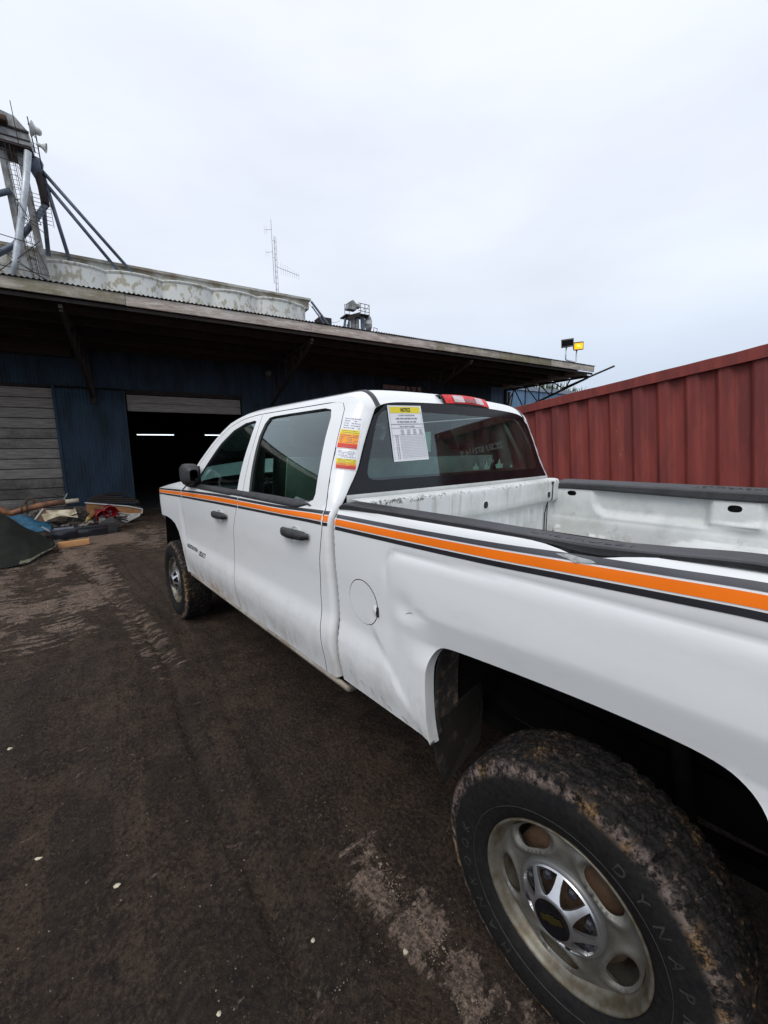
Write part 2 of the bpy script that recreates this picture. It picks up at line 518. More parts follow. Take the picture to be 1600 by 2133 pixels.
    c = mixc(nt, mth(nt, 'MULTIPLY', pale, 0.9), c, pc)
    c = mixc(nt, mth(nt, 'MULTIPLY', framp(nt, grit, 0.62, 0.70), 0.45), c, (0.20, 0.155, 0.12))
    # a rusty spill
    l.new(c, b.inputs['Base Color'])
    l.new(framp(nt, mid, 0.3, 0.7, 0.70, 0.92), b.inputs['Roughness'])
    b.inputs['Specular IOR Level'].default_value = 0.22
    h = mth(nt, 'ADD', mth(nt, 'MULTIPLY', fine, 1.0), mth(nt, 'ADD', mth(nt, 'MULTIPLY', mid, 1.2), mth(nt, 'MULTIPLY', clod, 1.3)))
    h = mth(nt, 'ADD', h, mth(nt, 'MULTIPLY', pale, 0.7))
    bump(nt, h, 1.0, 0.034, b)
    return m
PAINT = mat_paint('white_paint')
BED = mat_bed()
BLACK = simple('black_plastic', (0.030, 0.030, 0.032), 0.5, var=.4, scale=20, bmp=.15)
CAPM = simple('rail_plastic', (0.036, 0.036, 0.039), 0.42, var=.35, scale=14, bmp=.2)
SEAL_GAP = simple('rubber_seal_and_gap_shade', (0.018, 0.018, 0.02), 0.55)
DARK = simple('underbody', (0.010, 0.009, 0.0085), 0.95, spec=.1, var=.5)
MUDLINER = simple('muddy_liner', (0.055, 0.047, 0.040), 0.9, col2=(0.24, 0.17, 0.13), scale=22, lo=.50, hi=.66, bmp=.4)
ORANGE = simple('orange_vinyl', (0.98, 0.20, 0.006), 0.4, var=.08, spec=.25)
BLACKV = simple('black_vinyl', (0.022, 0.022, 0.028), 0.32, var=.3, coat=.3)
GREYV = simple('worn_black_vinyl', (0.065, 0.066, 0.078), 0.42, var=.3, coat=.2)
GLASS = mat_glass('side_glass', (0.66, 0.90, 0.80), f0=1.6)
GLASSD = mat_glass('front_side_glass', (0.34, 0.50, 0.46))
GLASSR = mat_glass('rear_glass', (0.62, 0.84, 0.77), f0=1.6, dirt=.03)
FRIT = simple('black_glass_border', (0.008, 0.008, 0.010), 0.10, var=.3, spec=.35)
STEEL = simple('wheel_paint', (0.165, 0.160, 0.142), 0.40, metal=.45, col2=(0.115, 0.105, 0.085), scale=9, lo=.42, hi=.68, bmp=.1)
RIMLIP = simple('rim_lip_paint', (0.155, 0.145, 0.115), 0.42, metal=.4, col2=(0.10, 0.078, 0.048), scale=22, lo=.4, hi=.65)
CHROME = simple('brushed_cap', (0.62, 0.62, 0.63), 0.28, metal=.9, var=.2, scale=10)
CAPGREY = simple('cap_ring_paint', (0.20, 0.20, 0.195), 0.4, metal=.5, var=.3)
GOLD = simple('gold_emblem', (0.13, 0.10, 0.03), 0.35, metal=.8)
RUST = simple('rusty_steel', (0.10, 0.055, 0.028), 0.85, col2=(0.035, 0.022, 0.015), scale=12, bmp=.3)
REDL = simple('red_lens', (0.80, 0.004, 0.008), 0.25, var=.45, spec=.3, coat=.15, scale=60)
CLEARL = simple('clear_lens', (0.62, 0.50, 0.49), 0.12, var=.35, coat=.8, scale=40)
SEATM = simple('seat_cloth', (0.065, 0.068, 0.07), 0.9, var=.3, bmp=.2)
SEATP = simple('grey_seat_back', (0.50, 0.54, 0.52), 0.7, var=.2, scale=8)
DASH = simple('dashboard_plastic', (0.05, 0.055, 0.055), 0.6)
PAPER = simple('paper', (0.78, 0.79, 0.82), 0.7, var=.04)
TEAL = simple('pale_card', (0.80, 0.90, 0.84), 0.8, var=.05)
INK = simple('grey_ink', (0.13, 0.13, 0.17), 0.7, var=.1)
INKB = simple('black_ink', (0.03, 0.03, 0.035), 0.7, var=.1)
YEL = simple('yellow_print', (0.80, 0.66, 0.03), 0.6, var=.05)
ORG2 = simple('orange_print', (0.88, 0.33, 0.03), 0.6, var=.1)
RED2 = simple('red_print', (0.72, 0.05, 0.025), 0.6, var=.1)
TYRE = mat_tyre()
LETTER = simple('tyre_lettering', (0.030, 0.028, 0.026), 0.75, var=.6, scale=30)
GROUND = mat_ground()
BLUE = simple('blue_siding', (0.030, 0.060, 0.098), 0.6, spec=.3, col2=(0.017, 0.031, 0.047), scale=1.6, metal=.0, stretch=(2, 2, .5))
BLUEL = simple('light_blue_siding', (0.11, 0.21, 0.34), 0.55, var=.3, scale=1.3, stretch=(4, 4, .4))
WOODG = mat_wood('grey_weathered_wood', (0.40, 0.37, 0.33), (0.22, 0.20, 0.18), 3.0, (1, 16, 16))
WOODF = mat_wood('fascia_wood', (0.62, 0.58, 0.52), (0.33, 0.27, 0.23), 2.8, (1, 9, 9), c3=(0.20, 0.185, 0.115))
WOODD = mat_wood('dark_timber', (0.045, 0.035, 0.029), (0.024, 0.019, 0.017))
WOODP = mat_wood('fresh_pine', (0.55, 0.30, 0.13), (0.42, 0.20, 0.075), 3, (1, 10, 10), c3=(0.35, 0.18, 0.08))
PLY = mat_wood('brown_board_face', (0.40, 0.20, 0.075), (0.30, 0.14, 0.05), 2, (1, 3, 3))
TIN = simple('corrugated_tin', (0.20, 0.20, 0.20), 0.5, metal=.6, col2=(0.08, 0.06, 0.05), scale=3)
CONC = simple('silo_concrete', (0.66, 0.68, 0.65), 0.85, col2=(0.40, 0.375, 0.29), scale=1.9, lo=.50, hi=.62, rnd=False, bmp=.1, stretch=(1, 1, .6))
CONC2 = simple('stained_slab', (0.42, 0.42, 0.39), 0.9, col2=(0.20, 0.17, 0.13), scale=.5, lo=.40, hi=.62, rnd=False, stretch=(1, 1, 2))
GALV = simple('galvanised_tube', (0.50, 0.54, 0.57), 0.45, metal=.5, var=.3, scale=1.2)
GALVD = simple('weathered_blue_steel', (0.13, 0.16, 0.21), 0.5, metal=.4, var=.4, scale=1.2)
RUSTB = simple('brown_steel', (0.034, 0.024, 0.024), 0.8, var=.4)
GREYM = simple('grey_sheet_steel', (0.36, 0.38, 0.38), 0.6, metal=.2, col2=(0.16, 0.15, 0.14), scale=1.0)
SIGNALW = simple('white_horn_paint', (0.60, 0.62, 0.60), 0.5)
CONTR = simple('container_red', (0.250, 0.050, 0.040), 0.65, spec=.3, col2=(0.160, 0.036, 0.032), scale=2.3, rnd=False, stretch=(3, 3, .5), bmp=.12, bscale=60)
CONTW = simple('container_lettering', (0.80, 0.78, 0.72), 0.7, var=.25, scale=20)

def weather_container(m):
    nt = m.node_tree; b = nt.nodes['Principled BSDF']
    src = b.inputs['Base Color'].links[0].from_socket
    tc = nt.nodes.new('ShaderNodeNewGeometry').outputs['Position']
    st = tex_noise(nt, tc, 30, 5, .7, (1, 1, .12))
    ch = tex_noise(nt, tc, 26, 4, .8)
    big = tex_noise(nt, tc, 1.1, 4, .6)
    f = mth(nt, 'MULTIPLY', framp(nt, mth(nt, 'MULTIPLY', st, ch), .36, .42), framp(nt, big, .50, .62))
    c = mixc(nt, mth(nt, 'MULTIPLY', f, .8), src, (.42, .22, .15))
    c = mixc(nt, mth(nt, 'MULTIPLY', framp(nt, st, .5, .8), .35), c, (.24, .09, .06))
    nt.links.new(c, b.inputs['Base Color'])
weather_container(CONTR)
# ------------------------------------------------------------------ truck body surface
def sst(a,b,t):
    t=(t-a)/(b-a); t=0. if t<0 else 1. if t>1 else t
    return t*t*(3-2*t)
def interp(K,t):
    if t<=K[0][0]: return K[0][1]
    for i in range(len(K)-1):
        a,b=K[i],K[i+1]
        if t<=b[0]:
            # catmull-ish hermite with limited slopes
            def sl(j):
                if j<=0 or j>=len(K)-1:
                    k=max(0,min(len(K)-2,j if j<=0 else j-1)); return (K[k+1][1]-K[k][1])/(K[k+1][0]-K[k][0])
                s0=(K[j][1]-K[j-1][1])/(K[j][0]-K[j-1][0]); s1=(K[j+1][1]-K[j][1])/(K[j+1][0]-K[j][0])
                return 0. if s0*s1<=0 else 2*s0*s1/(s0+s1)
            h=b[0]-a[0]; u=(t-a[0])/h; m0=sl(i)*h; m1=sl(i+1)*h
            return (2*u**3-3*u*u+1)*a[1]+(u**3-2*u*u+u)*m0+(-2*u**3+3*u*u)*b[1]+(u**3-u*u)*m1
    return K[-1][1]
PROF=[(.45,.950),(.60,.966),(.80,.9985),(.822,.9985),(.935,.984),(1.05,.989),(1.18,.999),(1.28,1.002),(1.35,1.0),(1.385,.990),(1.41,.972)]
PFLAT=[(.45,.960),(.60,.975),(.80,.990),(.95,.995),(1.06,1.0),(1.18,1.004),(1.28,1.002),(1.35,1.0),(1.385,.990),(1.41,.972)]
PBED=PFLAT[:-3]+[(1.35,1.001),(1.40,.996),(1.425,.984),(1.445,.965)]
def gauss(dx,dz,sx,sz): return math.exp(-(dx/sx)**2-(dz/sz)**2)
def Ys(x,z):
    if x<1.03 and z>1.41: z_=z
    elif z>1.41:                       # greenhouse tumblehome
        t=z-1.41
        return .972-.29*t-.36*t*t
    y0=interp(PROF,z); y1=interp(PBED if x<1.03 else PFLAT,z)
    w=1.
    if x<1.03:
        w=sst(.0,.05,x-(.61+(z-.80)*.80))
        k=sst(.88,1.02,z); w=w*(1-k)+k*sst(.50,1.0,x)
    if x>3.25: w=1-sst(3.3,3.42,x)
    y=y1+(y0-y1)*w
    if x<1.03:
        # shallow groove above the squared wheel-arch bulge
        zg=1.318-.014*sst(0,.55,x)
        if x<.60: dd=zg-z
        elif z>zg-.075: dd=.075-math.hypot(x-.60,z-zg+.075)
        else: dd=.675-x
        fade=sst(1.10,1.26,z) if x>.55 else 1.
        y-=.0036*math.exp(-(dd/.0125)**2)*fade
        y+=.0045*sst(.0,.045,dd)*sst(.78,1.02,z)*(1-sst(.50,.68,x)*(1-fade))
        # tuck to the arch lip
        zl=1.142-.030*sst(-.1,.5,x)
        q=(zl-z)/.075
        q=0. if q<-.12 else (q+.12)**2/.48 if q<.12 else q
        y-=.0155*min(q,1.4)*(1-sst(.42,.60,x))*sst(-.62,-.40,x)*sst(.9,1.0,z)
        # dents
        y-=.0055*gauss(x-.575,z-1.115,.050,.040)
        y-=.0035*gauss(x-.50,z-1.105,.030,.016)
        y+=.0035*gauss(x-.56,z-1.055,.06,.028)
        y-=.003*gauss(x-.66,z-1.03,.035,.07)
        # kink of the top edge
        y-=.006*gauss(x,z-1.42,.10,.02)
    if x>4.0: y-=.60*((x-4.0)/.85)**2.0
    return y
if True:
    pass
_Ys0 = Ys
def YB(x, z):
    """left body side, half width at (x, z)"""
    y = _Ys0(x, z)
    if 0.985 < x < 1.03:                  # rolled front edge of the load bed
        t = min(max(x - 1.000, 0) / 0.019, 0.98)
        y -= 0.019 * (1 - math.sqrt(1 - t * t))
    return y

def densify(poly, h):
    out = []
    for i, a in enumerate(poly):
        b = poly[(i + 1) % len(poly)]
        d = math.hypot(b[0] - a[0], b[1] - a[1])
        k = max(1, int(math.ceil(d / h)))
        for j in range(k):
            t = j / k
            out.append((a[0] + (b[0] - a[0]) * t, a[1] + (b[1] - a[1]) * t))
    return out

def smooth_poly(poly, it=2, keep=()):
    for _ in range(it):
        o = []
        n = len(poly)
        for i in range(n):
            a, b = poly[i], poly[(i + 1) % n]
            o.append((a[0] * .75 + b[0] * .25, a[1] * .75 + b[1] * .25))
            o.append((a[0] * .25 + b[0] * .75, a[1] * .25 + b[1] * .75))
        poly = o
    return poly

def inside(P, poly):
    x, y = P[:, 0], P[:, 1]
    r = np.zeros(len(P), bool)
    n = len(poly)
    for i in range(n):
        x0, y0 = poly[i]; x1, y1 = poly[(i + 1) % n]
        if y0 == y1: continue
        c = ((y0 > y) != (y1 > y)) & (x < (x1 - x0) * (y - y0) / (y1 - y0) + x0)
        r ^= c
    return r

def dist_to(P, poly):
    d = np.full(len(P), 1e9)
    n = len(poly)
    for i in range(n):
        a = np.array(poly[i]); b = np.array(poly[(i + 1) % n]); ab = b - a
        L = ab @ ab
        if L < 1e-14: continue
        t = np.clip(((P - a) @ ab) / L, 0, 1)
        q = P - (a + t[:, None] * ab)
        d = np.minimum(d, np.hypot(q[:, 0], q[:, 1]))
    return d

def tri2d(outer, holes, h):
    """triangulates the region between outer and holes; returns points, triangles, boundary loops"""
    outer = densify(outer, h)
    hs = [densify(q, h) for q in holes]
    xs = [p[0] for p in outer]; zs = [p[1] for p in outer]
    G = []
    row = 0
    z = min(zs)
    while z < max(zs):
        x = min(xs) + (h / 2 if row % 2 else 0)
        while x < max(xs):
            G.append((x, z)); x += h
        z += h * 0.87; row += 1
    G = np.array(G)
    k = inside(G, outer) & (dist_to(G, outer) > h * .45)
    for q in hs:
        k &= ~inside(G, q) & (dist_to(G, q) > h * .45)
    G = G[k]
    V = [Vector(p) for p in outer]; E = []; loops = []
    n0 = len(V); loops.append(list(range(n0)))
    E += [(i, (i + 1) % n0) for i in range(n0)]
    for q in hs:
        s = len(V); V += [Vector(p) for p in q]; m = len(q)
        E += [(s + i, s + (i + 1) % m) for i in range(m)]
        loops.append([s + i for i in range(m)])
    nb = len(V)
    V += [Vector(p) for p in G]
    ov, oe, of, iv, ie, iff = delaunay_2d_cdt(V, E, [], 0, 1e-7, True)
    mp = {}
    for j, src in enumerate(iv):
        for s_ in src: mp[s_] = j
    P = np.array([(v.x, v.y) for v in ov])
    T = np.array([tuple(f) for f in of if len(f) == 3])
    Cn = P[T].mean(1)
    k = inside(Cn, outer)
    for q in hs: k &= ~inside(Cn, q)
    T = T[k]
    loops = [[mp[i] for i in L] for L in loops]
    return P, T, loops

def skin(name, outer, holes, fmap, mat, parent, h=0.03, thick=0.014, mirror=False, flip=False, label=None, smooth_n=True, edge=None):
    """panel of sheet metal following fmap(a, b), with turned-in edges"""
    P, T, loops = tri2d(outer, holes, h)
    co, no = [], []
    e = 0.004
    for a, b in P:
        p = Vector(fmap(a, b))
        du = Vector(fmap(a + e, b)) - Vector(fmap(a - e, b)); dv = Vector(fmap(a, b + e)) - Vector(fmap(a, b - e))
        n = dv.cross(du)
        if flip: n = -n
        n.normalize()
        co.append(p); no.append(n)
    faces = []
    # orientation: face normal must agree with vertex normal
    t0 = T[0]
    fn = (co[t0[1]] - co[t0[0]]).cross(co[t0[2]] - co[t0[0]])
    rev = fn.dot(no[t0[0]]) < 0
    for t in T:
        t = tuple(int(i) for i in t)
        faces.append(t[::-1] if rev else t)
    nv = len(co)
    nf0 = len(faces)
    for L in loops:
        m = len(L)
        base = len(co)
        for i in range(m):
            p = co[L[i]]; n = no[L[i]]
            tg = (co[L[(i + 1) % m]] - co[L[i - 1]])
            sn = tg.cross(n); sn = sn.normalized() if sn.length > 1e-9 else n
            co.append(p.copy()); no.append(Vector((0, 0, 0)))
            co.append(p - n * thick); no.append(Vector((0, 0, 0)))
        for i in range(m):
            a, b = base + 2 * i, base + 2 * ((i + 1) % m)
            faces.append((a, b, b + 1, a + 1))
    if mirror:
        co = [Vector((p.x, -p.y, p.z)) for p in co]; no = [Vector((n.x, -n.y, n.z)) for n in no]
        faces = [f[::-1] for f in faces]
    me = bpy.data.meshes.new(name)
    me.from_pydata([tuple(p) for p in co], [], faces)
    me.polygons.foreach_set('use_smooth', [True] * len(faces))
    me.update()
    me.normals_split_custom_set_from_vertices([tuple(n) for n in no])
    me.materials.append(mat)
    if edge is not None:  # dark edge material paints the shade of the panel gaps
        me.materials.append(edge)
        me.polygons.foreach_set('material_index', [0] * nf0 + [1] * (len(faces) - nf0))
    o = bpy.data.objects.new(name, me); link(o)
    if parent is not None: o.parent = parent
    if label: o['label'] = label
    return o

side = lambda x, z: (x, YB(x, z), z)

truck = thing('pickup_truck', 'white crew cab pickup truck with orange and black stripes and an open load bed', 'pickup truck')

# ---- bed side with squared wheel arch
ARCH = [(.470, .62), (.482, .70), (.484, .84), (.474, .93), (.450, .985), (.415, 1.013), (.36, 1.024), (.26, 1.033), (.10, 1.044), (-.06, 1.052), (-.20, 1.054),
        (-.285, 1.046), (-.335, 1.022), (-.368, .98), (-.392, .92), (-.408, .84), (-.415, .74), (-.41, .62)]
def capz(x):
    """height of the rail's lower edge; kinked where the side was hit"""
    return interp([(-1.1, 1.437), (-.32, 1.437), (-.18, 1.431), (-.09, 1.419), (-.03, 1.4105), (.01, 1.411), (.07, 1.419), (.15, 1.4225), (.29, 1.422), (.9, 1.418), (1.02, 1.411)], x)
ARCH = [tuple(p) for p in ARCH]
def catmull(P, k=4):
    out = []
    n = len(P)
    for i in range(n - 1):
        p0, p1, p2, p3 = [Vector(P[max(0, min(n - 1, j))]) for j in (i - 1, i, i + 1, i + 2)]
        for q in range(k):
            t = q / k
            v = .5 * ((2 * p1) + (p2 - p0) * t + (2 * p0 - 5 * p1 + 4 * p2 - p3) * t * t + (3 * p1 - p0 - 3 * p2 + p3) * t ** 3)
            out.append((v.x, v.y))
    out.append(tuple(P[-1]))
    return out
ARCH = catmull(ARCH)
bed_outer = [(1.018, .635)] + [(1.018, z) for z in (.8, 1.0, 1.2, 1.38)]
bed_outer += [(x, capz(x) + .003 - .006 * math.exp(-((x - .0) / .07) ** 2)) for x in np.linspace(1.018, -1.10, 60)]
bed_outer += [(-1.10, .66), (-.9, .64), (-.45, .635)]
bed_outer += [ARCH[-1]] + ARCH[::-1][1:]
bed_outer += [(.48, .635)]
bed_outer = [p for i, p in enumerate(bed_outer) if p != bed_outer[i - 1]]
FD = [(.822 + .091 * math.cos(t), 1.058 + .091 * math.sin(t)) for t in np.linspace(0, 2 * math.pi, 49)[:-1]]
fd_hole = [(.822 + .0945 * math.cos(t), 1.058 + .0945 * math.sin(t)) for t in np.linspace(0, 2 * math.pi, 49)[:-1]]
bed_l = skin('bed_side', bed_outer, [fd_hole], side, PAINT, truck, h=.018, thick=.022, label='left side of the load bed with a dent ahead of the wheel arch')
bed_r = skin('bed_side', bed_outer, [], side, PAINT, truck, h=.05, thick=.022, mirror=True)
# fuel door, finger notch with dark end
notch = [(.728 + .020 * math.cos(t) * (1 if math.cos(t) > 0 else 1.0), 1.045 + .019 * math.sin(t)) for t in np.linspace(0, 2 * math.pi, 17)[:-1]]
def fdmap(x, z):
    y = YB(x, z)
    d = math.hypot((x - .735) / .024, (z - 1.045) / .021)
    if d < 1: y += .007 * (1 - d * d)
    return (x, y + .0008, z)
fuel = skin('fuel_door', FD, [], fdmap, PAINT, truck, h=.010, thick=.006, edge=SEAL_GAP)
nb = MB(); nb.box(.722, .7335, YB(.728, 1.045) - .001, YB(.728, 1.045) + .006, 1.026, 1.064, bev=.002)
nb.build('latch_gap', SEAL_GAP, fuel)
mb = MB(); mb.lathe([(.120, 0), (.120, -.05), (.0, -.05)], 32, c=(.822, YB(.822, 1.058) - .016, 1.058)); mb.build('fuel_door_well', DARK, bed_l)

# ---- stripes: thin vinyl following each panel
def stripe(name, xs, lo, hi, mat, parent, off=.0012, mirror=False, nz=5):
    vs, fs = [], []
    for x in xs:
        a, b = lo(x), hi(x)
        for j in range(nz + 1):
            z = a + (b - a) * j / nz
            y = YB(x, z) + off
            vs.append((x, -y if mirror else y, z))
    k = nz + 1
    for i in range(len(xs) - 1):
        for j in range(nz):
            a = i * k + j
            fs.append((a, a + 1, a + k + 1, a + k))
    m = MB(); m.add(vs, fs, True)
    return m.build(name, mat, parent)
SB = [(-1.1, 1.357), (-.33, 1.356), (-.19, 1.352), (.018, 1.345), (.265, 1.337), (.65, 1.332), (1.018, 1.329)]
def s0(x):
    if x < 1.03: return interp(SB, x)
    return interp([(1.03, 1.334), (1.1, 1.334), (1.50, 1.326), (2.1, 1.312), (2.54, 1.300), (3.3, 1.278), (4.05, 1.252)], x)
def ks(x): return interp([(-.4, 1.0), (1.0, .97), (1.5, .86), (2.0, .95), (2.5, 1.05), (4.05, .90)], x) * .066
bands = [(0.0, .235, BLACKV), (.31, .70, ORANGE), (.775, 1.0, BLACKV)]
def put_stripes(x0, x1, parent, n=30, mirror=False):
    xs = list(np.linspace(x0, x1, n))
    for i, (a, b, mt) in enumerate(bands):
        nm = 'orange_stripe' if mt is ORANGE else 'black_stripe'
        mt2 = GREYV if (i == 2 and x1 < 1.1) else mt
        stripe(nm, xs, lambda x, a=a: s0(x) + ks(x) * a, lambda x, b=b: s0(x) + ks(x) * b, mt2, parent, mirror=mirror)
put_stripes(-1.098, 1.016, bed_l, 90)
put_stripes(-1.098, 1.016, bed_r, 40, True)
# torn grey tape in the dent below the rail
tp = [(.050, 1.405), (.022, 1.409), (-.01, 1.406), (-.034, 1.405), (-.045, 1.401), (-.03, 1.397), (-.008, 1.395), (.0, 1.391), (.012, 1.397), (.03, 1.400)]
skin('duct_tape', tp, [], lambda x, z: (x, YB(x, z) + .003, z), simple('grey_tape', (.42, .44, .44), .4, metal=.3, var=.4, scale=40, bmp=.4), bed_l, h=.01, thick=.002)

# ---- cab: one developed surface, side > rounded corner > rear
L90 = .157
def rc(z): return .030 + .070 * sst(1.36, 1.60, z)
def xrear(z): return 1.052 + .155 * (z - 1.44) if z > 1.44 else 1.052
Z0 = 1.922
def cabmap(s, z, off=0.0):
    xr = xrear(z)
    if s >= 0:
        x = xr + rc(z) + s
        return (x, YB(max(x, 1.032), z) + off, z)
    H = YB(1.15, z)
    L = L90; r_ = rc(z)
    if s > -L:
        t = -s / L * math.pi / 2
        return (xr + r_ - (r_ + off) * math.sin(t), H - r_ + (r_ + off) * math.cos(t), z)
    return (xr - off, H - r_ - (-s - L), z)
def S_(x, z): return (x - xrear(z) - rc(z)) if x > xrear(z) + rc(z) else -L90 * (2 / math.pi) * math.asin(min(1, (xrear(z) + rc(z) - x) / rc(z)))
def roof_edge_z(x):
    xr = 1.122
    t = min(max((x - xr) / .16, 0), 1)
    z = Z0 - .070 * (1 - t) ** 3
    if x > 2.25: z -= .150 * ((x - 2.25) / .62) ** 2.3
    return z
# door outlines (x, z)
RD_REAR = [(1.150, .605), (1.140, .70), (1.148, .85), (1.150, 1.0), (1.128, 1.18), (1.100, 1.30), (1.092, 1.36), (1.108, 1.43), (1.128, 1.52), (1.158, 1.65), (1.195, 1.78), (1.225, 1.855), (1.262, 1.888), (1.32, 1.897)]
BCS = [(2.200, .605), (2.207, .80), (2.215, .95), (2.165, 1.15), (2.085, 1.30), (2.055, 1.36), (2.036, 1.42), (2.062, 1.55), (2.104, 1.72), (2.178, 1.90)]
def door_top(x):
    return interp([(1.3, 1.897), (2.18, 1.898), (2.43, 1.885), (2.66, 1.832), (2.86, 1.69), (3.02, 1.53), (3.17, 1.375)], x)
FD_FRONT = [(3.17, 1.365), (3.26, 1.335), (3.285, 1.28), (3.30, 1.10), (3.305, .85), (3.325, .70), (3.335, .605)]
g = .0024
rd = [(x + g, z) for x, z in RD_REAR] + [(x, door_top(x)) for x in np.linspace(1.4, 2.165, 14)] + [(x - g, z) for x, z in BCS[::-1]]
rw = [(1.945, 1.412), (2.065, 1.755), (2.068, 1.83), (2.045, 1.866), (1.99, 1.872), (1.80, 1.874), (1.41, 1.874), (1.345, 1.862), (1.312, 1.82), (1.237, 1.566), (1.214, 1.460), (1.222, 1.432), (1.255, 1.420), (1.45, 1.413)]
rear_door = skin('rear_door', rd, [rw], side, PAINT, truck, h=.03, edge=SEAL_GAP)
fdp = [(x + g, z) for x, z in BCS] + [(x, door_top(x)) for x in np.linspace(2.2, 3.16, 22)] + FD_FRONT
fww = [(2.125, 1.412), (2.181, 1.72), (2.225, 1.852), (2.26, 1.862), (2.40, 1.852), (2.56, 1.808), (2.70, 1.715), (2.80, 1.60), (2.93, 1.46), (2.99, 1.402)]
front_door = skin('front_door', fdp, [fww], side, PAINT, truck, h=.035, edge=SEAL_GAP)
rear_door_r = skin('rear_door', rd, [rw], side, PAINT, truck, h=.06, mirror=True)
front_door_r = skin('front_door', fdp, [fww], side, PAINT, truck, h=.06, mirror=True)
for d, hole, gm in ((rear_door, rw, GLASS), (front_door, fww, GLASSD), (rear_door_r, rw, GLASSD), (front_door_r, fww, GLASSD)):
    mir = d in (rear_door_r, front_door_r)
    skin('window_glass', hole, [], lambda x, z: (x, YB(x, z) - .014, z), gm, d, h=.06, thick=.001, mirror=mir)
    # rubber run round the opening
    loop = densify(hole, .03)
    cx = sum(p[0] for p in loop) / len(loop); cz = sum(p[1] for p in loop) / len(loop)
    m = MB(); vs = []
    n_ = len(loop)
    for x, z in loop:
        dx, dz = cx - x, cz - z; L = math.hypot(dx, dz)
        x2, z2 = x + dx / L * .010, z + dz / L * .010
        for (a, b, o_) in ((x, z, -.004), (x2, z2, -.010)):
            y = YB(a, b) + o_
            vs.append((a, -y if mir else y, b))
    m.add(vs, [(2 * i, 2 * ((i + 1) % n_), 2 * ((i + 1) % n_) + 1, 2 * i + 1) for i in range(n_)], True)
    m.build('window_seal', SEAL_GAP, d)
    # belt moulding
    def belt(x0, x1, up_):
        xs = np.linspace(x0, x1, 24); m = MB(); vs = []
        for x in xs:
            t = 0.0
            zl = 1.386 + (.022 * sst(1.36, 1.225, x))
            zh = 1.418 - .012 * sst(1.27, 1.225, x)
            if x > 2.2: zl -= .006; zh -= .008
            for z_, o_ in ((zl, .001), (zl + .004, .008), ((zl + zh) / 2, .010), (zh, .004), (zh + .003, -.012)):
                y = YB(x, z_) + o_
                vs.append((x, -y if mir else y, z_))
        k = 5
        m.add(vs, [(i * k + j, i * k + j + 1, (i + 1) * k + j + 1, (i + 1) * k + j) for i in range(23) for j in range(k - 1)], True)
        return m
    if hole is rw: belt(1.225, 2.033, 0).build('belt_moulding', BLACK, d)
    else: belt(2.040, 3.10, 0).build('belt_moulding', BLACK, d)
put_stripes(1.105, 2.052, rear_door, 24); put_stripes(2.062, 3.282, front_door, 30)
put_stripes(1.105, 2.052, rear_door_r, 16, True); put_stripes(2.062, 3.282, front_door_r, 20, True)

# cab side frame: corner pillar, cant rail and windscreen pillar
zs_ = [.62, .8, 1.0, 1.2, 1.36, 1.455]
cs = []
cs += [(S_(x - g, z), z) for x, z in RD_REAR]
top_in = [(x, door_top(x) + .005) for x in np.linspace(1.4, 3.165, 34)]
cs += [(S_(x, z), z) for x, z in top_in]
cs += [(S_(3.19, 1.385), 1.385), (S_(3.17, 1.42), 1.42)]
roofx = [3.08, 3.0, 2.9, 2.8, 2.7, 2.6, 2.5, 2.4, 2.3, 2.2, 2.0, 1.8, 1.6, 1.45, 1.35, 1.30, 1.27]
def cant_z(x):
    return interp([(2.25, Z0), (2.45, 1.915), (2.70, 1.866), (2.90, 1.715), (3.05, 1.555), (3.17, 1.42)], x) if x > 2.25 else roof_edge_z(x)
for x in roofx:
    z = cant_z(x); cs.append((S_(x, z), z))
arc_s = list(np.linspace(-.005, -L90, 9))
edge3d = []
for s in arc_s:
    z = 1.90
    for _ in range(6):
        p = cabmap(s, z); z = roof_edge_z(p[0])
    cs.append((s, z))
# down the edge of the rear window to the sill
cs += [(-L90, z) for z in (1.80, 1.70, 1.60, 1.50)]
cs += [(-L90 - .004, 1.455), (-L90 - .004, 1.2), (-L90 - .004, .9), (-L90 - .004, .62), (S_(1.1, .605), .605)]
cab_l = skin('cab_side', cs, [], cabmap, PAINT, truck, h=.03, thick=.012, edge=SEAL_GAP)
cab_r = skin('cab_side', cs, [], cabmap, PAINT, truck, h=.05, thick=.012, mirror=True)
for i_, (a, b, mt) in enumerate(bands):
    m = MB(); ss = np.linspace(.0, 1.0, 9)
    def cpt(u, v):
        x = 1.0925
        z = s0(1.06) + ks(1.06) * (a + (b - a) * v)
        return cabmap(S_(1.0925, z) - .075 * u, z, .0014)
    m.grid(cpt, 10, 3); m.build('orange_stripe' if mt is ORANGE else 'black_stripe', mt, cab_l)
# roof: sections between the two side edges
st = []
for s in arc_s[::-1]:
    z = 1.90
    for _ in range(6):
        p = cabmap(s, z); z = roof_edge_z(p[0])
    st.append(Vector(cabmap(s, z)))
for x in [1.27, 1.30, 1.35, 1.45, 1.6, 1.8, 2.0, 2.2, 2.3, 2.4, 2.5, 2.6, 2.7]:
    z = cant_z(x); st.append(Vector((x, YB(x, z), z)))
NB = 36
def roofpt(E, c):
    a = abs(c)
    return Vector((E.x + (.0), E.y * c, E.z + .032 * (1 - a ** 14) + .024 * (1 - c * c)))
m = MB(); vs = []
cl = [math.copysign(1 - (1 - abs(t)) ** 1.7, t) for t in np.linspace(-1, 1, NB + 1)]
for E in st:
    for c in cl: vs.append(roofpt(E, c))
k = NB + 1
m.add(vs, [(i * k + j, i * k + j + 1, (i + 1) * k + j + 1, (i + 1) * k + j) for i in range(len(st) - 1) for j in range(NB)], True)
roof = m.build('roof', PAINT, truck)
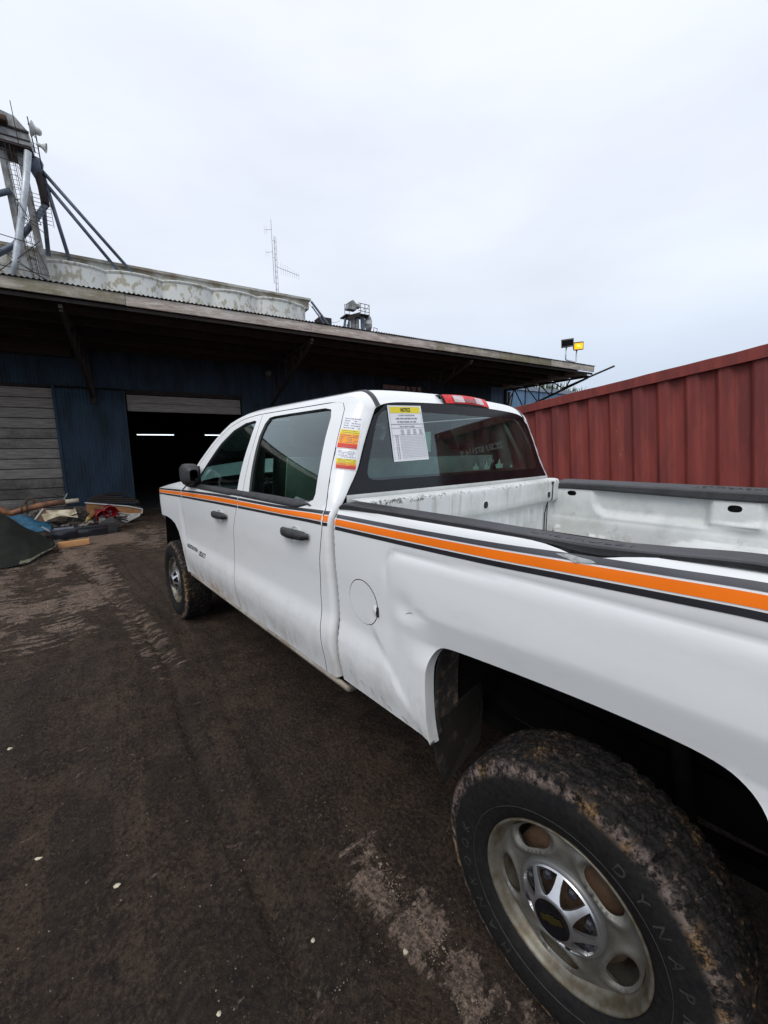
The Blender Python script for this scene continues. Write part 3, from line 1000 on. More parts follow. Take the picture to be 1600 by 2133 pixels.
# ditch mouldings on the roof
for sg in (1, -1):
    m = MB(); vs = []
    for E in st:
        c0 = .655 / E.y if E.y > .5 else .9
        for dc, dz in ((-.020, .0), (-.018, .004), (.018, .004), (.020, .0)):
            p = roofpt(E, min(c0 + dc, .995)); vs.append((p.x - (.004 if E is st[0] else 0), p.y * sg, p.z + dz))
    m.add(vs, [(i * 4 + j, i * 4 + j + 1, (i + 1) * 4 + j + 1, (i + 1) * 4 + j) for i in range(len(st) - 1) for j in range(3)], True)
    m.build('roof_moulding', CAPM, roof)

# rear window with its black border
E0 = st[0]
yb0 = YB(1.15, 1.465) - rc(1.465)
def rtop(y):
    p = roofpt(E0, max(-1, min(1, y / E0.y))); return p.z - .004
zc = E0.z
outer = [(-yb0 + .004, 1.462), (0, 1.458), (yb0 - .004, 1.462)]
for z in np.linspace(1.50, zc - .03, 9): outer.append((YB(1.15, z) - rc(z) - .004, z))
for y in np.linspace(E0.y - .012, -E0.y + .012, 30): outer.append((y, rtop(y) - (.02 * max(0, abs(y) - (E0.y - .05)) / .04)))
for z in np.linspace(zc - .03, 1.50, 9): outer.append((-(YB(1.15, z) - rc(z) - .004), z))
def corner_rect(x0, x1, xt0, xt1, z0, z1, r=.05):
    P = [(x0, z0), (x1, z0), (xt1, z1), (xt0, z1)]
    out = []
    for i in range(4):
        a, b, c = Vector(P[i - 1]), Vector(P[i]), Vector(P[(i + 1) % 4])
        u = (a - b).normalized() * r; w = (c - b).normalized() * r
        for t in (0, .25, .5, .75, 1):
            q = (b + u) * (1 - t) ** 2 + b * 2 * t * (1 - t) + (b + w) * t * t
            out.append((q.x, q.y))
    return out
hole = corner_rect(-.785, .785, -.655, .655, 1.518, 1.852, .07)
rearmap = lambda y, z: (xrear(z) - .004 - .010 * (1 - (y / .85) ** 2), y, z)
rw_o = skin('rear_window_border', outer, [hole], rearmap, FRIT, truck, h=.05, thick=.006)
rglass = skin('rear_window_glass', hole, [], lambda y, z: (rearmap(y, z)[0] + .001, y, z), GLASSR, truck, h=.06, thick=.001)
# panel below the window
m = MB(); m.grid(lambda u, v: (1.046 + .006 * (1 - v) - .010 * (1 - (2 * u - 1) ** 2), (yb0 + .004) * (1 - 2 * u), .70 + .762 * v), 20, 6)
m.build('cab_back_panel', BED, truck)

# third brake light
m = MB()
def blpt(u, v):
    c = u
    y = -.03 - c * .215
    # v 0 bottom .. 1 top
    base = roofpt(E0, 0).z
    z = base + .0 + v * .060
    x = xrear(1.9) - .014 + .036 * v ** 1.6
    zz = z - .010 * c * c
    return (x, y, zz)
m = MB(); m.grid(lambda u, v: Vector(blpt(2 * u - 1, v)) + Vector((-.0, 0, 0)), 16, 6)
m.box(1.15, 1.19, -.235, .178, 1.905, 1.960)
bl = m.build('brake_light', SEAL_GAP, truck)
def lens(name, c0, c1, v0, v1, mat, off):
    m = MB(); m.grid(lambda u, v: Vector(blpt(c0 + (c1 - c0) * u, v0 + (v1 - v0) * v)) + Vector((-off, 0, off * .5)), 10, 4)
    return m.build(name, mat, bl)
lens('red_lens', -.93, .96, .12, .97, REDL, .005)
lens('clear_lens', -.58, -.14, .20, .86, CLEARL, .008)
lens('clear_lens', .38, .72, .20, .86, CLEARL, .008)
lens('red_lens', -.12, .36, .22, .60, simple('dark_red_lens', (.25, .004, .006), .12, var=.3, coat=.8), .008)

# ---- handles
def handle(x0, x1, z, door, mirror=False):
    s = -1 if mirror else 1
    y = YB((x0 + x1) / 2, z)
    m = MB(); n_ = 14; vs = []
    for i in range(n_ + 1):
        t = i / n_; x = x0 + (x1 - x0) * t
        hh = .020 + .004 * math.sin(t * math.pi) - .006 * (t < .08)
        o_ = .010 + .034 * math.sin(min(1, max(0, t)) * math.pi) ** .45
        zz = z + .004 - .006 * t
        for a, b in ((-hh, .002 + o_ * .35), (-hh * .75, o_ * .95), (0, o_ * 1.06), (hh * .75, o_ * .95), (hh, .002 + o_ * .35)):
            vs.append((x, s * (y + b), zz + a))
    k = 5
    m.add(vs, [(i * k + j, i * k + j + 1, (i + 1) * k + j + 1, (i + 1) * k + j) for i in range(n_) for j in range(k - 1)], True)
    m.tube([(x0 + .026, s * (y + .043), z + .003), (x0 + .026, s * (y + .046), z + .003)], .007, 10)
    h_ = m.build('door_handle', BLACK, door)
    # scooped dish behind
    m = MB(); c = ((x0 + x1) / 2 - .0, y, z - .004)
    n2 = 20
    vs = [(c[0], s * (y - .013), c[2])]
    for r_, o_ in ((.5, -.010), (.85, -.003), (1.0, .0015)):
        for k2 in range(n2):
            t = 2 * math.pi * k2 / n2
            xx, zz = c[0] + .050 * r_ * math.cos(t), c[2] + .040 * r_ * math.sin(t)
            vs.append((xx, s * (YB(xx, zz) + o_ + .003), zz))
    fs = [(0, 1 + k2, 1 + (k2 + 1) % n2) for k2 in range(n2)]
    for r_ in range(2):
        for k2 in range(n2):
            a = 1 + r_ * n2 + k2; b = 1 + r_ * n2 + (k2 + 1) % n2
            fs.append((a, b, b + n2, a + n2))
    m.add(vs, fs, True); m.build('handle_dish', PAINT, door)
handle(1.200, 1.462, 1.262, rear_door); handle(2.235, 2.50, 1.233, front_door)
handle(1.200, 1.462, 1.262, rear_door_r, True); handle(2.235, 2.50, 1.233, front_door_r, True)

# ---- mirrors
for s in (1, -1):
    m = MB()
    prof = [(0, .0), (.04, .45), (.15, .80), (.4, .98), (.7, 1.0), (.90, .86), (1.0, .50)]
    vs = []; n_ = 20
    for (t, w) in prof:          # t along x (front to back)
        x = 3.10 - .25 * t
        for k in range(n_):
            a = 2 * math.pi * k / n_
            ca, sa = math.cos(a), math.sin(a)
            q = (abs(ca) ** 4 + abs(sa) ** 4) ** -.25
            vs.append((x, s * (1.015 + .058 * w * ca * q), 1.487 + .084 * w * sa * q - .004 * t))
    fs = [(i * n_ + k, i * n_ + (k + 1) % n_, (i + 1) * n_ + (k + 1) % n_, (i + 1) * n_ + k) for i in range(len(prof) - 1) for k in range(n_)]
    fs.append(tuple(range(n_)))
    m.add(vs, fs, True)
    m.box(2.93, 3.06, *(sorted((s * .93, s * 1.03))), 1.385, 1.425, bev=.012)
    mi = m.build('side_mirror', BLACK, truck)
    m = MB()
    m.box(2.88, 3.07, *(sorted((s * .955, s * .958))), 1.42, 1.55, bev=.001)
    m.build('mirror_glass', simple('mirror_glass', (.5, .52, .55), .05, metal=1.0, var=.05), mi)

# ---- fender, bonnet, front
FARCH = [(3.395, .60), (3.405, .70), (3.44, .84), (3.50, .95), (3.59, 1.015), (3.70, 1.04), (3.86, 1.05), (4.06, 1.045), (4.20, 1.02), (4.30, .96), (4.36, .86), (4.385, .74), (4.385, .60)]
def fz(x): return interp([(3.1, 1.40), (3.5, 1.378), (4.05, 1.328), (4.35, 1.27), (4.8, 1.10)], x)
fo = [(3.19, 1.385), (3.265, 1.34), (3.29, 1.28), (3.305, 1.10), (3.31, .85), (3.33, .70), (3.34, .605)] + FARCH
fo += [(4.52, .66), (4.62, .72), (4.68, .9), (4.70, 1.05)] + [(x, fz(x) - .015) for x in np.linspace(4.6, 3.25, 24)]
fo = fo[:]
fen = skin('front_fender', fo, [], side, PAINT, truck, h=.035, thick=.02)
fen_r = skin('front_fender', fo, [], side, PAINT, truck, h=.06, thick=.02, mirror=True)
put_stripes(3.298, 4.08, fen, 24); put_stripes(3.298, 4.08, fen_r, 16, True)
def hood_pt(u, v):
    x = 3.22 + 1.42 * v
    c = 2 * u - 1
    z0 = fz(x) - .015; y0 = YB(x, z0)
    return (x + .10 * (1 - c * c) * v, y0 * c, z0 + .050 * (1 - abs(c) ** 5) + .035 * (1 - c * c))
m = MB(); m.grid(hood_pt, 24, 20); m.build('bonnet', PAINT, truck)
m = MB()
m.box(4.50, 4.80, -.66, .66, .80, 1.12, bev=.05)
gr = m.build('front_grille', BLACK, truck)
m = MB()
for z in (.88, .97, 1.06): m.box(4.795, 4.825, -.58, .58, z - .018, z + .018, bev=.006)
m.build('grille_bar', CHROME, gr)
for s in (1, -1):
    m = MB(); m.box(4.45, 4.66, *sorted((s * .52, s * .70)), .90, 1.12, bev=.03); m.build('headlight', CLEARL, truck)
m = MB(); m.box(4.42, 4.86, -.74, .74, .56, .80, bev=.06); m.build('front_bumper', BLACK, truck)
# windscreen and cowl
wtop = st[-1]
m = MB(); m.grid(lambda u, v: ((wtop.x + (3.30 + .10 * (1 - (2 * u - 1) ** 2) - wtop.x) * v) + .02, (1 - 2 * u) * (wtop.y - .02 + (.92 - wtop.y) * v), roofpt(wtop, 1 - 2 * u).z * (1 - v) + 1.40 * v - .004 + .03 * math.sin(math.pi * v)), 20, 10)
m.build('windscreen', mat_glass('windscreen_glass', (.72, .90, .84)), truck)
m = MB(); m.box(3.16, 3.42, -.90, .90, 1.33, 1.372, bev=.015); m.build('cowl', BLACK, truck)
# rocker panels
for s in (1, -1):
    m = MB()
    prof = [(.590, .940), (.598, .955), (.585, .962), (.566, .955), (.556, .930), (.556, .80)]
    xs = np.linspace(1.00, 3.36, 24)
    vs = [(x, s * y, z) for x in xs for z, y in prof]; k = len(prof)
    m.add(vs, [tuple(range(k))] + [(i * k + j, i * k + j + 1, (i + 1) * k + j + 1, (i + 1) * k + j) for i in range(len(xs) - 1) for j in range(k - 1)], True)
    m.build('rocker_panel', simple('dirty_sill', (.46, .43, .37), .6, col2=(.24, .19, .14), scale=5) if s > 0 else PAINT, truck)
    m = MB()
    prof = [(.640, .962), (.622, .955), (.606, .925), (.600, .80)]
    xs = list(np.linspace(.522, .94, 12))
    vs = [(x, s * (y + .004 * math.sin(x * 60)), z + .003 * math.sin(x * 47)) for x in xs for z, y in prof]; k = len(prof)
    m.add(vs, [(i * k + j, i * k + j + 1, (i + 1) * k + j + 1, (i + 1) * k + j) for i in range(len(xs) - 1) for j in range(k - 1)], True)
    m.build('bed_side_flange', PAINT, truck)
# ---- wheel houses (inner arches)
def liner(outline, y0, y1, grow, name, mat, s, par=None):
    m = MB(); vs = []
    cx = sum(p[0] for p in outline) / len(outline)
    L = densify(outline, .05)
    zb_ = min(p[1] for p in outline); xb_ = [p[0] for p in outline]
    L = [p for p in L if not (p[1] < zb_ + .004 and min(xb_) + .004 < p[0] < max(xb_) - .004)]
    steps = [(0, y0, 0.0), (.10, y0 - .035, .006), (.14, y0 - .045, grow * .6), (1.0, y1, grow)]
    i0 = max(range(len(L)), key=lambda i: math.hypot(L[i][0] - L[i - 1][0], L[i][1] - L[i - 1][1]))
    L = L[i0:] + L[:i0]
    for x, z in L:
        dx = x - cx; dz = max(z - .62, 0); d = math.hypot(dx, dz) or 1
        for t, y, g_ in steps:
            vs.append((x + dx / d * g_, s * y, z + dz / d * g_))
    k = len(steps)
    m.add(vs, [(i * k + j, i * k + j + 1, (i + 1) * k + j + 1, (i + 1) * k + j) for i in range(len(L) - 1) for j in range(k - 1)], True)
    return m.build(name, mat, truck if par is None else par)
for s in (1, -1):
    # painted return flange of the arch
    m = MB(); L = densify(ARCH, .03); L = [p for p in L if not (abs(p[1] - .62) < .004 and -.40 < p[0] < .46)]
    vs = []
    for x, z in L:
        yy = YB(x, z)
        vs += [(x, s * (yy - .0222), z), (x, s * (yy - .045), z)]
    m.add(vs, [(2 * i, 2 * i + 1, 2 * i + 3, 2 * i + 2) for i in range(len(L) - 1) if math.hypot(L[i + 1][0] - L[i][0], L[i + 1][1] - L[i][1]) < .1], True)
    m.build('arch_flange', PAINT, bed_l if s > 0 else bed_r)
    o_ = [(x, z) for x, z in ARCH]
    liner([p for p in ARCH if p[1] > .60], .940, .77, .034, 'wheel_liner', MUDLINER, s)
    liner([(p[0] * 1.075, p[1] + (.034 if p[1] > .9 else 0)) for p in ARCH if p[1] > .60], .77, .48, .0, 'inner_wheel_house', DARK, s)
    o2 = [(.52, .62), (.53, .9), (.49, 1.04), (.40, 1.10), (0, 1.12), (-.36, 1.11), (-.45, 1.02), (-.47, .9), (-.46, .62)]
    m = MB(); m.box(-.9, 1.0, *sorted((s * .47, s * .50)), .70, 1.14); m.build('wheel_house_wall', DARK, truck)
    liner([p for p in FARCH if p[0] < 4.15] + [(4.20, 1.02), (4.24, .60)], .940, .60, .012, 'wheel_liner', DARK, s)
    m = MB(); m.box(3.3, 4.5, *sorted((s * .55, s * .57)), .55, 1.2); m.box(3.30, 3.40, *sorted((s * .56, s * .94)), .52, .98); m.build('wheel_house_wall', DARK, truck)
    # hanging flap ahead of the rear wheel
    m = MB(); m.poly([(.492, s * .950, .66), (.455, s * .935, .50), (.445, s * .915, .455), (.455, s * .70, .50), (.50, s * .62, .60), (.512, s * .62, .70)], (.012, 0, 0)); m.build('splash_flap', simple('flap_rubber', (.022, .020, .018), .95, spec=.1, col2=(.07, .055, .045), lo=.52, hi=.7, scale=14) if s > 0 else DARK, truck)
# ---- chassis
m = MB()
for s in (1, -1):
    m.box(-1.1, 4.6, *sorted((s * .38, s * .46)), .50, .66)
    m.box(1.06, 3.3, *sorted((s * .46, s * .93)), .545, .60)
for x in (-.9, .9, 1.9, 3.0, 4.3): m.box(x - .05, x + .05, -.4, .4, .52, .62)
m.box(1.06, 3.4, -.9, .9, .60, .66)
m.box(-1.0, 1.0, -.52, .52, .80, .90)
m.box(.58, .98, -.90, .90, .66, .92)
m.box(3.4, 4.6, -.45, .45, .55, 1.15)
m.build('chassis_frame', DARK, truck)
m = MB(); m.tube([(0, -.80, .395), (0, .80, .395)], .055, 14); m.lathe([(.0, -.17), (.13, -.12), (.17, 0), (.13, .12), (0, .17)], 20, axis='x', c=(0, 0, .40))
m.tube([(.16, 0, .42), (1.8, 0, .52)], .045, 12); m.build('rear_axle', RUST, truck)
m = MB(); m.tube([(3.904, -.80, .395), (3.904, .80, .395)], .05, 12); m.build('front_axle', RUST, truck)
for s in (1, -1):
    m = MB()
    for i in range(4): m.bar((-.75, s * .50, .52 - .014 * i), (0, s * .50, .46 - .014 * i), .065, .012); m.bar((0, s * .50, .46 - .014 * i), (.75, s * .50, .52 - .014 * i), .065, .012)
    m.build('leaf_spring', DARK, truck)
m = MB(); m.tube([(-.9, -.55, .56), (-.4, -.5, .66), (.5, -.48, .64), (2.6, -.3, .50)], .035, 10); m.build('exhaust_pipe', DARK, truck)
for s in (1, -1):
    m = MB(); m.tube([(-.22, s * .60, .40), (-.12, s * .50, .92)], .028, 10); m.build('shock_absorber', DARK, truck)

# ---- load bed interior
def ywall(x, z):
    return .092 + ywall0(-.4 + (x + .4) * .9678, 1.66 + (z - 1.66) * .9678)
def ywall0(x, z):
    """inner bed wall, distance from the centre line"""
    y = .80
    lower = 1.215 + .02 * sst(.05, -.15, x)
    cxr, czr = .585, lower + .105
    if x > cxr and z < czr: dd = .105 - math.hypot(x - cxr, z - czr)
    else: dd = min(.69 - x, z - lower)
    m1 = sst(.0, .045, dd)
    y += .038 * m1
    # box round the tie down hole
    bx = sst(-.165, -.125, x) * sst(.10, .06, x) * sst(1.222, 1.245, z)
    y -= .036 * bx
    # low front tabs
    for tx, tz in ((.905, 1.125), (.672, 1.095), (.60, 1.088)):
        y -= .024 * sst(.022, .014, abs(x - tx)) * sst(tz, tz - .012, z) * sst(.93, .95, z)
    y -= .006 * sst(1.20, 1.17, z)
    # wheel box
    r = (abs((x + .08) / .40) ** 2.8 + abs((z - .88) / .262) ** 2.8) ** (1 / 2.8)
    y -= .28 * sst(1.05, .80, r)
    return y
def oval(cx, cz, a, b, n=16):
    out = []
    for k in range(n):
        t = 2 * math.pi * k / n
        out.append((cx + a * math.copysign(abs(math.cos(t)) ** .7, math.cos(t)), cz + b * math.copysign(abs(math.sin(t)) ** .9, math.sin(t))))
    return out
wall_outer = [(1.0, .93), (1.0, 1.405), (-1.05, 1.405), (-1.05, .93)]
h1 = oval(.858, 1.347, .031, .0175); h2 = oval(-.016, 1.325, .031, .0195)
for s in (1, -1):
    w = skin('bed_inner_wall', wall_outer if s < 0 else [(1.0, 1.07), (1.0, 1.40), (-1.05, 1.40), (-1.05, 1.07)], [h1, h2] if s < 0 else [h1], lambda x, z: (x, -ywall(x, z), z), BED, truck, h=.02 if s < 0 else .05, thick=.004, mirror=(s > 0))
    m = MB(); m.box(-1.0, .95, *sorted((s * .945, s * .952)), 1.14, 1.40); m.build('bed_wall_backing', SEAL_GAP, truck)
m = MB()
m.grid(lambda u, v: (1.02 - 2.07 * v, -.66 + 1.32 * u, .935 + .014 * (1 if (u * 14) % 2 < 1 else 0)), 112, 2)
for x0_, x1_ in ((.52, 1.02), (-1.05, -.56)):
    for s in (1, -1): m.grid(lambda u, v: (x1_ + (x0_ - x1_) * v, s * (.66 + .23 * u), .936), 2, 2)
m.build('bed_floor', BED, truck)
# bulkhead: ribbed lower wall, boxed beam with rolled top edge
def bh(u, v):
    y = .893 - 1.786 * u
    prof = [(0, 1.000, .93), (.30, 1.000, 1.262), (.34, .998, 1.272), (.40, .962, 1.288), (.45, .955, 1.300), (.80, .952, 1.405), (.86, .954, 1.424), (.91, .962, 1.436), (.96, .985, 1.441), (1.0, 1.025, 1.441)]
    for i in range(len(prof) - 1):
        if v <= prof[i + 1][0] + 1e-9:
            a, b = prof[i], prof[i + 1]; t = (v - a[0]) / (b[0] - a[0])
            x = a[1] + (b[1] - a[1]) * t; z = a[2] + (b[2] - a[2]) * t
            break
    if v < .31:
        ph = (y / .085) % 1.0
        x -= .012 * sst(.1, .2, ph) * sst(.6, .5, ph) * sst(.31, .27, v)
    ed = sst(.85, .90, abs(y))
    return (x, y, z - .004 * math.cos(y * 2) + .004)
BV = [0, .05, .12, .19, .26, .30, .34, .37, .40, .45, .55, .65, .75, .80, .83, .86, .885, .91, .935, .96, 1.0]
m = MB(); vs = []; NU = 210
for v in BV:
    for i in range(NU + 1): vs.append(bh(i / NU, v))
k = NU + 1
m.add(vs, [(j * k + i, j * k + i + 1, (j + 1) * k + i + 1, (j + 1) * k + i) for j in range(len(BV) - 1) for i in range(NU)], True)
bhd = m.build('bulkhead', BED, truck)
for y in (-.008, -.747, .747):
    m = MB(); o_ = oval(y, 1.340, .0215, .021); m.poly([(.9505, a, b) for a, b in o_], (.001, 0, 0)); m.build('tie_down_hole', SEAL_GAP, bhd)
    m = MB(); vs = []
    o1, o2_ = oval(y, 1.340, .0215, .021), oval(y, 1.340, .030, .028)
    for (a, b), (c, d) in zip(o1, o2_): vs += [(.9495, a, b), (.9525, c, d)]
    m.add(vs, [(2 * i, 2 * ((i + 1) % 16), 2 * ((i + 1) % 16) + 1, 2 * i + 1) for i in range(16)], True); m.build('hole_rim', BED, bhd)
m = MB(); m.tube([(.950, -.800, 1.425), (.949, -.797, 1.36), (.952, -.80, 1.30), (.975, -.783, 1.285), (.992, -.782, 1.2), (.993, -.788, 1.0)], .0035, 6)
m.tube([(.953, -.812, 1.424), (.951, -.80, 1.418), (.954, -.785, 1.425), (.951, -.79, 1.408)], .006, 6); m.build('sealant_line', SEAL_GAP, bhd)
m = MB(); m.tube([(.985, -.803, 1.28), (.985, -.803, .95)], .003, 6); m.build('sealant_line', SEAL_GAP, bhd)

# ---- rail caps
def cap(s):
    xs = np.linspace(.994, -1.10, 120 if s > 0 else 60)
    vs = []
    for x in xs:
        cz = capz(x) if s > 0 else 1.431 - .006 * sst(.9, 1.0, x)
        e_ = sst(.994, .965, x)
        yo = .979
        if s > 0: yo -= .012 * math.exp(-((x + .0) / .1) ** 2)
        T_ = .021 * (.35 + .65 * e_)
        if s > 0: T_ = (interp([(-1.1, 1.454), (-.32, 1.454), (-.16, 1.443), (.0, 1.4345), (.35, 1.4395), (1.0, 1.443)], x) - cz) * (.45 + .55 * e_)
        low = .040 if s > 0 else .020 + .011 * sst(.8, .0, x)
        prof = [(yo - .004, cz - .001), (yo, cz + .002), (yo + .001, cz + T_ * .74), (yo - .003, cz + T_ * .95), (yo - .009, cz + T_), (.905, cz + T_ + .002), (.893, cz + T_ - .001), (.886, cz + T_ - .009), (.884, cz - low + .01), (.886, cz - low)]
        if s < 0: prof = [(y, z - .012 - (.022 * sst(.975, .885, y))) for y, z in prof]
        for y, z in prof: vs.append((x, s * y, z))
    k = 10
    m = MB(); m.add(vs, [(i * k + j, i * k + j + 1, (i + 1) * k + j + 1, (i + 1) * k + j) for i in range(len(xs) - 1) for j in range(k - 1)] + [tuple(range(k))], False)
    o = m.build('bed_rail_cap', CAPM, truck, label='left rail cap, kinked downward over the wheel' if s > 0 else None)
    # maker's name pressed into the plastic
    tv, tf = text_mesh('CHEVROLET', .050, .0010, xs=.95 if s > 0 else 1.25, bold=-.0014)
    m = MB(); vv = []
    for v in tv:
        if s > 0: x, y = .02 - v.x, .934 - v.y
        else: x, y = .01 + v.x, -.934 + v.y
        cz = (interp([(-1.1, 1.454), (-.32, 1.454), (-.16, 1.443), (.0, 1.4345), (.35, 1.4395), (1.0, 1.443)], x) + .0005) if s > 0 else 1.431 + .0225 - .012 - .022 * sst(.975, .885, -y)
        vv.append((x, y, cz + v.z))
    m.add(vv, tf); m.build('raised_lettering', CAPM, o)
    return o
cap(1); cap(-1)

# ---- tail
m = MB(); m.box(-1.17, -1.115, -.84, .84, .80, 1.425, bev=.015); m.box(-1.115, -1.105, -.78, .78, .9, 1.40)
tg = m.build('tailgate', PAINT, truck)
m = MB(); m.box(-1.176, -1.168, -.12, .12, 1.20, 1.30, bev=.003); m.build('tailgate_handle', BLACK, tg)
for s in (1, -1):
    m = MB(); m.box(-1.165, -1.10, *sorted((s * .85, s * .985)), .98, 1.41, bev=.015); m.build('tail_light', REDL, truck)
m = MB(); m.box(-1.42, -1.20, -.95, .95, .55, .74, bev=.03); m.build('rear_bumper', BLACK, truck)

# ---- cabin
def seat(x, y, wide, parent=truck):
    m = MB(); m.box(x - .02, x + .52, y - wide, y + wide, .92, 1.08, bev=.05)
    Mx = Matrix.Translation((x, y, 1.05)) @ Matrix.Rotation(R(-12), 4, 'Y')
    m.box(-.10, .06, -wide, wide, 0, .62, mat=Mx, bev=.05)
    s_ = m.build('seat', SEATM, truck)
    m = MB(); m.box(-.11, -.095, -wide * .86, wide * .86, .12, .60, mat=Mx, bev=.006); m.build('seat_back_shell', SEATP, s_)
    k = 1 if wide < .35 else 3
    for i in range(k):
        yy = 0 if k == 1 else (-.45 + .45 * i)
        m = MB(); m.box(-.075, .035, yy - .13, yy + .13, (.66 if wide < .35 else .56), (.86 if wide < .35 else .68), mat=Mx, bev=.04)
        m.tube([Mx @ Vector((-.02, yy - .06, .58)), Mx @ Vector((-.02, yy - .06, .70))], .008, 6); m.tube([Mx @ Vector((-.02, yy + .06, .58)), Mx @ Vector((-.02, yy + .06, .70))], .008, 6)
        m.build('headrest', SEATM, s_)
seat(2.28, .42, .27); seat(2.28, -.42, .27); seat(1.52, 0, .66)
m = MB(); m.box(2.95, 3.30, -.86, .86, 1.10, 1.36, bev=.06); m.box(2.86, 3.0, .22, .62, 1.30, 1.39, bev=.02); dash = m.build('dashboard', DASH, truck)
m = MB(); mx = Matrix.Translation((2.80, .42, 1.30)) @ Matrix.Rotation(R(-62), 4, 'Y')
ring = [mx @ Vector((.185 * math.cos(t), .185 * math.sin(t), 0)) for t in np.linspace(0, 2 * math.pi, 29)]
m.tube(ring, .015, 8, cap=False)
for t in (0, 2.3, 4.0): m.tube([mx @ Vector((0, 0, -.02)), mx @ Vector((.18 * math.cos(t), .18 * math.sin(t), 0))], .012, 6)
m.lathe([(.0, .0), (.055, -.005), (.06, -.03)], 14, axis='z'); m.build('steering_wheel', BLACK, truck)
m = MB(); m.box(2.60, 2.635, -.14, .14, 1.72, 1.79, bev=.012); m.build('rear_view_mirror', BLACK, truck)
m = MB(); m.box(1.2, 3.2, -.88, .88, .66, .70); m.box(1.14, 1.17, -.84, .84, .7, 1.46)
for s in (1, -1): m.box(1.2, 3.2, *sorted((s * .90, s * .92)), .70, 1.38)
m.build('cabin_floor', DASH, truck)
m = MB(); m.grid(lambda u, v: (1.18 + 1.42 * v, .62 - 1.24 * u, 1.925 - .02 * abs(2 * v - 1) ** 4), 8, 8); m.build('headlining', SEATP, truck)
for s in (1, -1):
    m = MB(); m.tube([(2.13, s * .86, 1.40), (2.19, s * .755, 1.78), (2.22, s * .70, 1.87)], [.045, .04, .035], 8); m.tube([(2.16, s * .76, 1.72), (2.12, s * .82, 1.3), (2.2, s * .80, .95)], .015, 6); m.build('pillar_trim', SEATP, truck)
    m = MB(); m.tube([(1.30, s * .80, 1.42), (1.36, s * .70, 1.85)], [.06, .05], 8); m.build('pillar_trim', SEATP, truck)
# sun visors; pale cards set just behind the rear glass to catch sky light
for y in (.42, -.42):
    m = MB(); m.box(2.60, 2.75, y - .19, y + .19, 1.845, 1.86, bev=.004); m.build('sun_visor', SEATP, truck)
m = MB(); m.box(1.112, 1.113, .285, .350, 1.645, 1.752); m.build('pale_card', TEAL, truck)
for i, (y, w, h_) in enumerate([(-.08, .030, .045), (-.19, .030, .048), (-.325, .040, .066), (-.465, .014, .030)]):
    z = 1.535
    m = MB(); m.poly([(1.078, y - w, z), (1.078, y - w * 1.05, z + h_ * .45), (1.078, y - w * .4, z + h_ * .40), (1.078, y - w * .05, z + h_), (1.078, y + w * .35, z + h_ * .45), (1.078, y + w * 1.1, z + h_ * .38), (1.078, y + w * .8, z)], (.002, 0, 0))
    m.build('spiky_card', TEAL, truck)
m = MB(); m.box(1.17, 1.28, -.82, .82, 1.46, 1.512, bev=.015); m.build('rear_shelf', SEATM, truck)

# ---- notice in the rear window
nx = lambda y, z: rearmap(y, z)[0] - .003
def quadpt(u, v):
    """u 0..1 left to right seen from behind, v 0..1 bottom to top"""
    A, B, C_, D_ = Vector((.598, 1.600)), Vector((.358, 1.608)), Vector((.604, 1.872)), Vector((.372, 1.883))
    q = (A * (1 - u) + B * u) * (1 - v) + (C_ * (1 - u) + D_ * u) * v
    return q
def qp(u, v, off=0.0):
    q = quadpt(u, v); return (nx(q.x, q.y) - off - .006 * (1 - v) * u, q.x, q.y)
def qrect(m, u0, u1, v0, v1, off):
    m.add([qp(u0, v0, off), qp(u1, v0, off), qp(u1, v1, off), qp(u0, v1, off)], [(0, 1, 2, 3)])
m = MB(); m.grid(lambda u, v: qp(u, v), 6, 8); notice = m.build('notice_sheet', PAPER, truck, label='white notice with a yellow heading in the rear window')
m = MB(); qrect(m, .06, .94, .865, .975, .001); m.build('yellow_band', YEL, notice)
def qtext(m, txt, uc, vc, size, off=.002, xs=1.0, bold=0):
    tv, tf = text_mesh(txt, size, 0, xs, bold)
    m.add([qp(uc + v.x / .24, vc + v.y / .272, off) for v in tv], tf)
m = MB(); qtext(m, 'NOTICE', .5, .918, .026, xs=.72, bold=.0008); m.build('heading_lettering', INKB, notice)
m = MB()
rnd = random.Random(3)
for vc, w, hh in ((.825, .46, .020), (.765, .62, .024), (.705, .54, .022), (.622, .44, .016)):
    u = .5 - w / 2
    while u < .5 + w / 2:
        lw = rnd.uniform(.006, .022); qrect(m, u, u + lw, vc - hh / 2, vc + hh / 2, .002); u += lw + rnd.choice((.006, .007, .018))
for cu_ in (.33, .51, .69, .87):
    for vc in (.560, .535, .510, .484):
        u = cu_ - .045
        while u < cu_ + .045:
            lw = rnd.uniform(.006, .014); qrect(m, u, u + lw, vc - .006, vc + .006, .002); u += lw + .006
for r_ in range(15):
    vc = .455 - r_ * .029
    qrect(m, .12, .145, vc - .006, vc + .006, .002); qrect(m, .165, .195, vc - .006, vc + .006, .002)
    qrect(m, .04 if r_ in (0, 7) else .25, .96, vc - .0155, vc - .0135, .002)
for c_ in range(9):
    qrect(m, .25 + c_ * .0885, .2535 + c_ * .0885, .035, .455, .002)
qrect(m, .04, .96, .66, .668, .002); qrect(m, .04, .96, .592, .598, .002); qrect(m, .04, .96, .470, .474, .002)
qrect(m, .035, .039, .03, .98, .002); qrect(m, .961, .965, .03, .90, .002)
for r_ in range(14):
    for c_ in range(8):
        u = .262 + c_ * .0885; vc = .448 - r_ * .029
        qrect(m, u + .006, u + rnd.uniform(.04, .06), vc - .002, vc + .002, .002)
m.build('table_print', INK, notice)

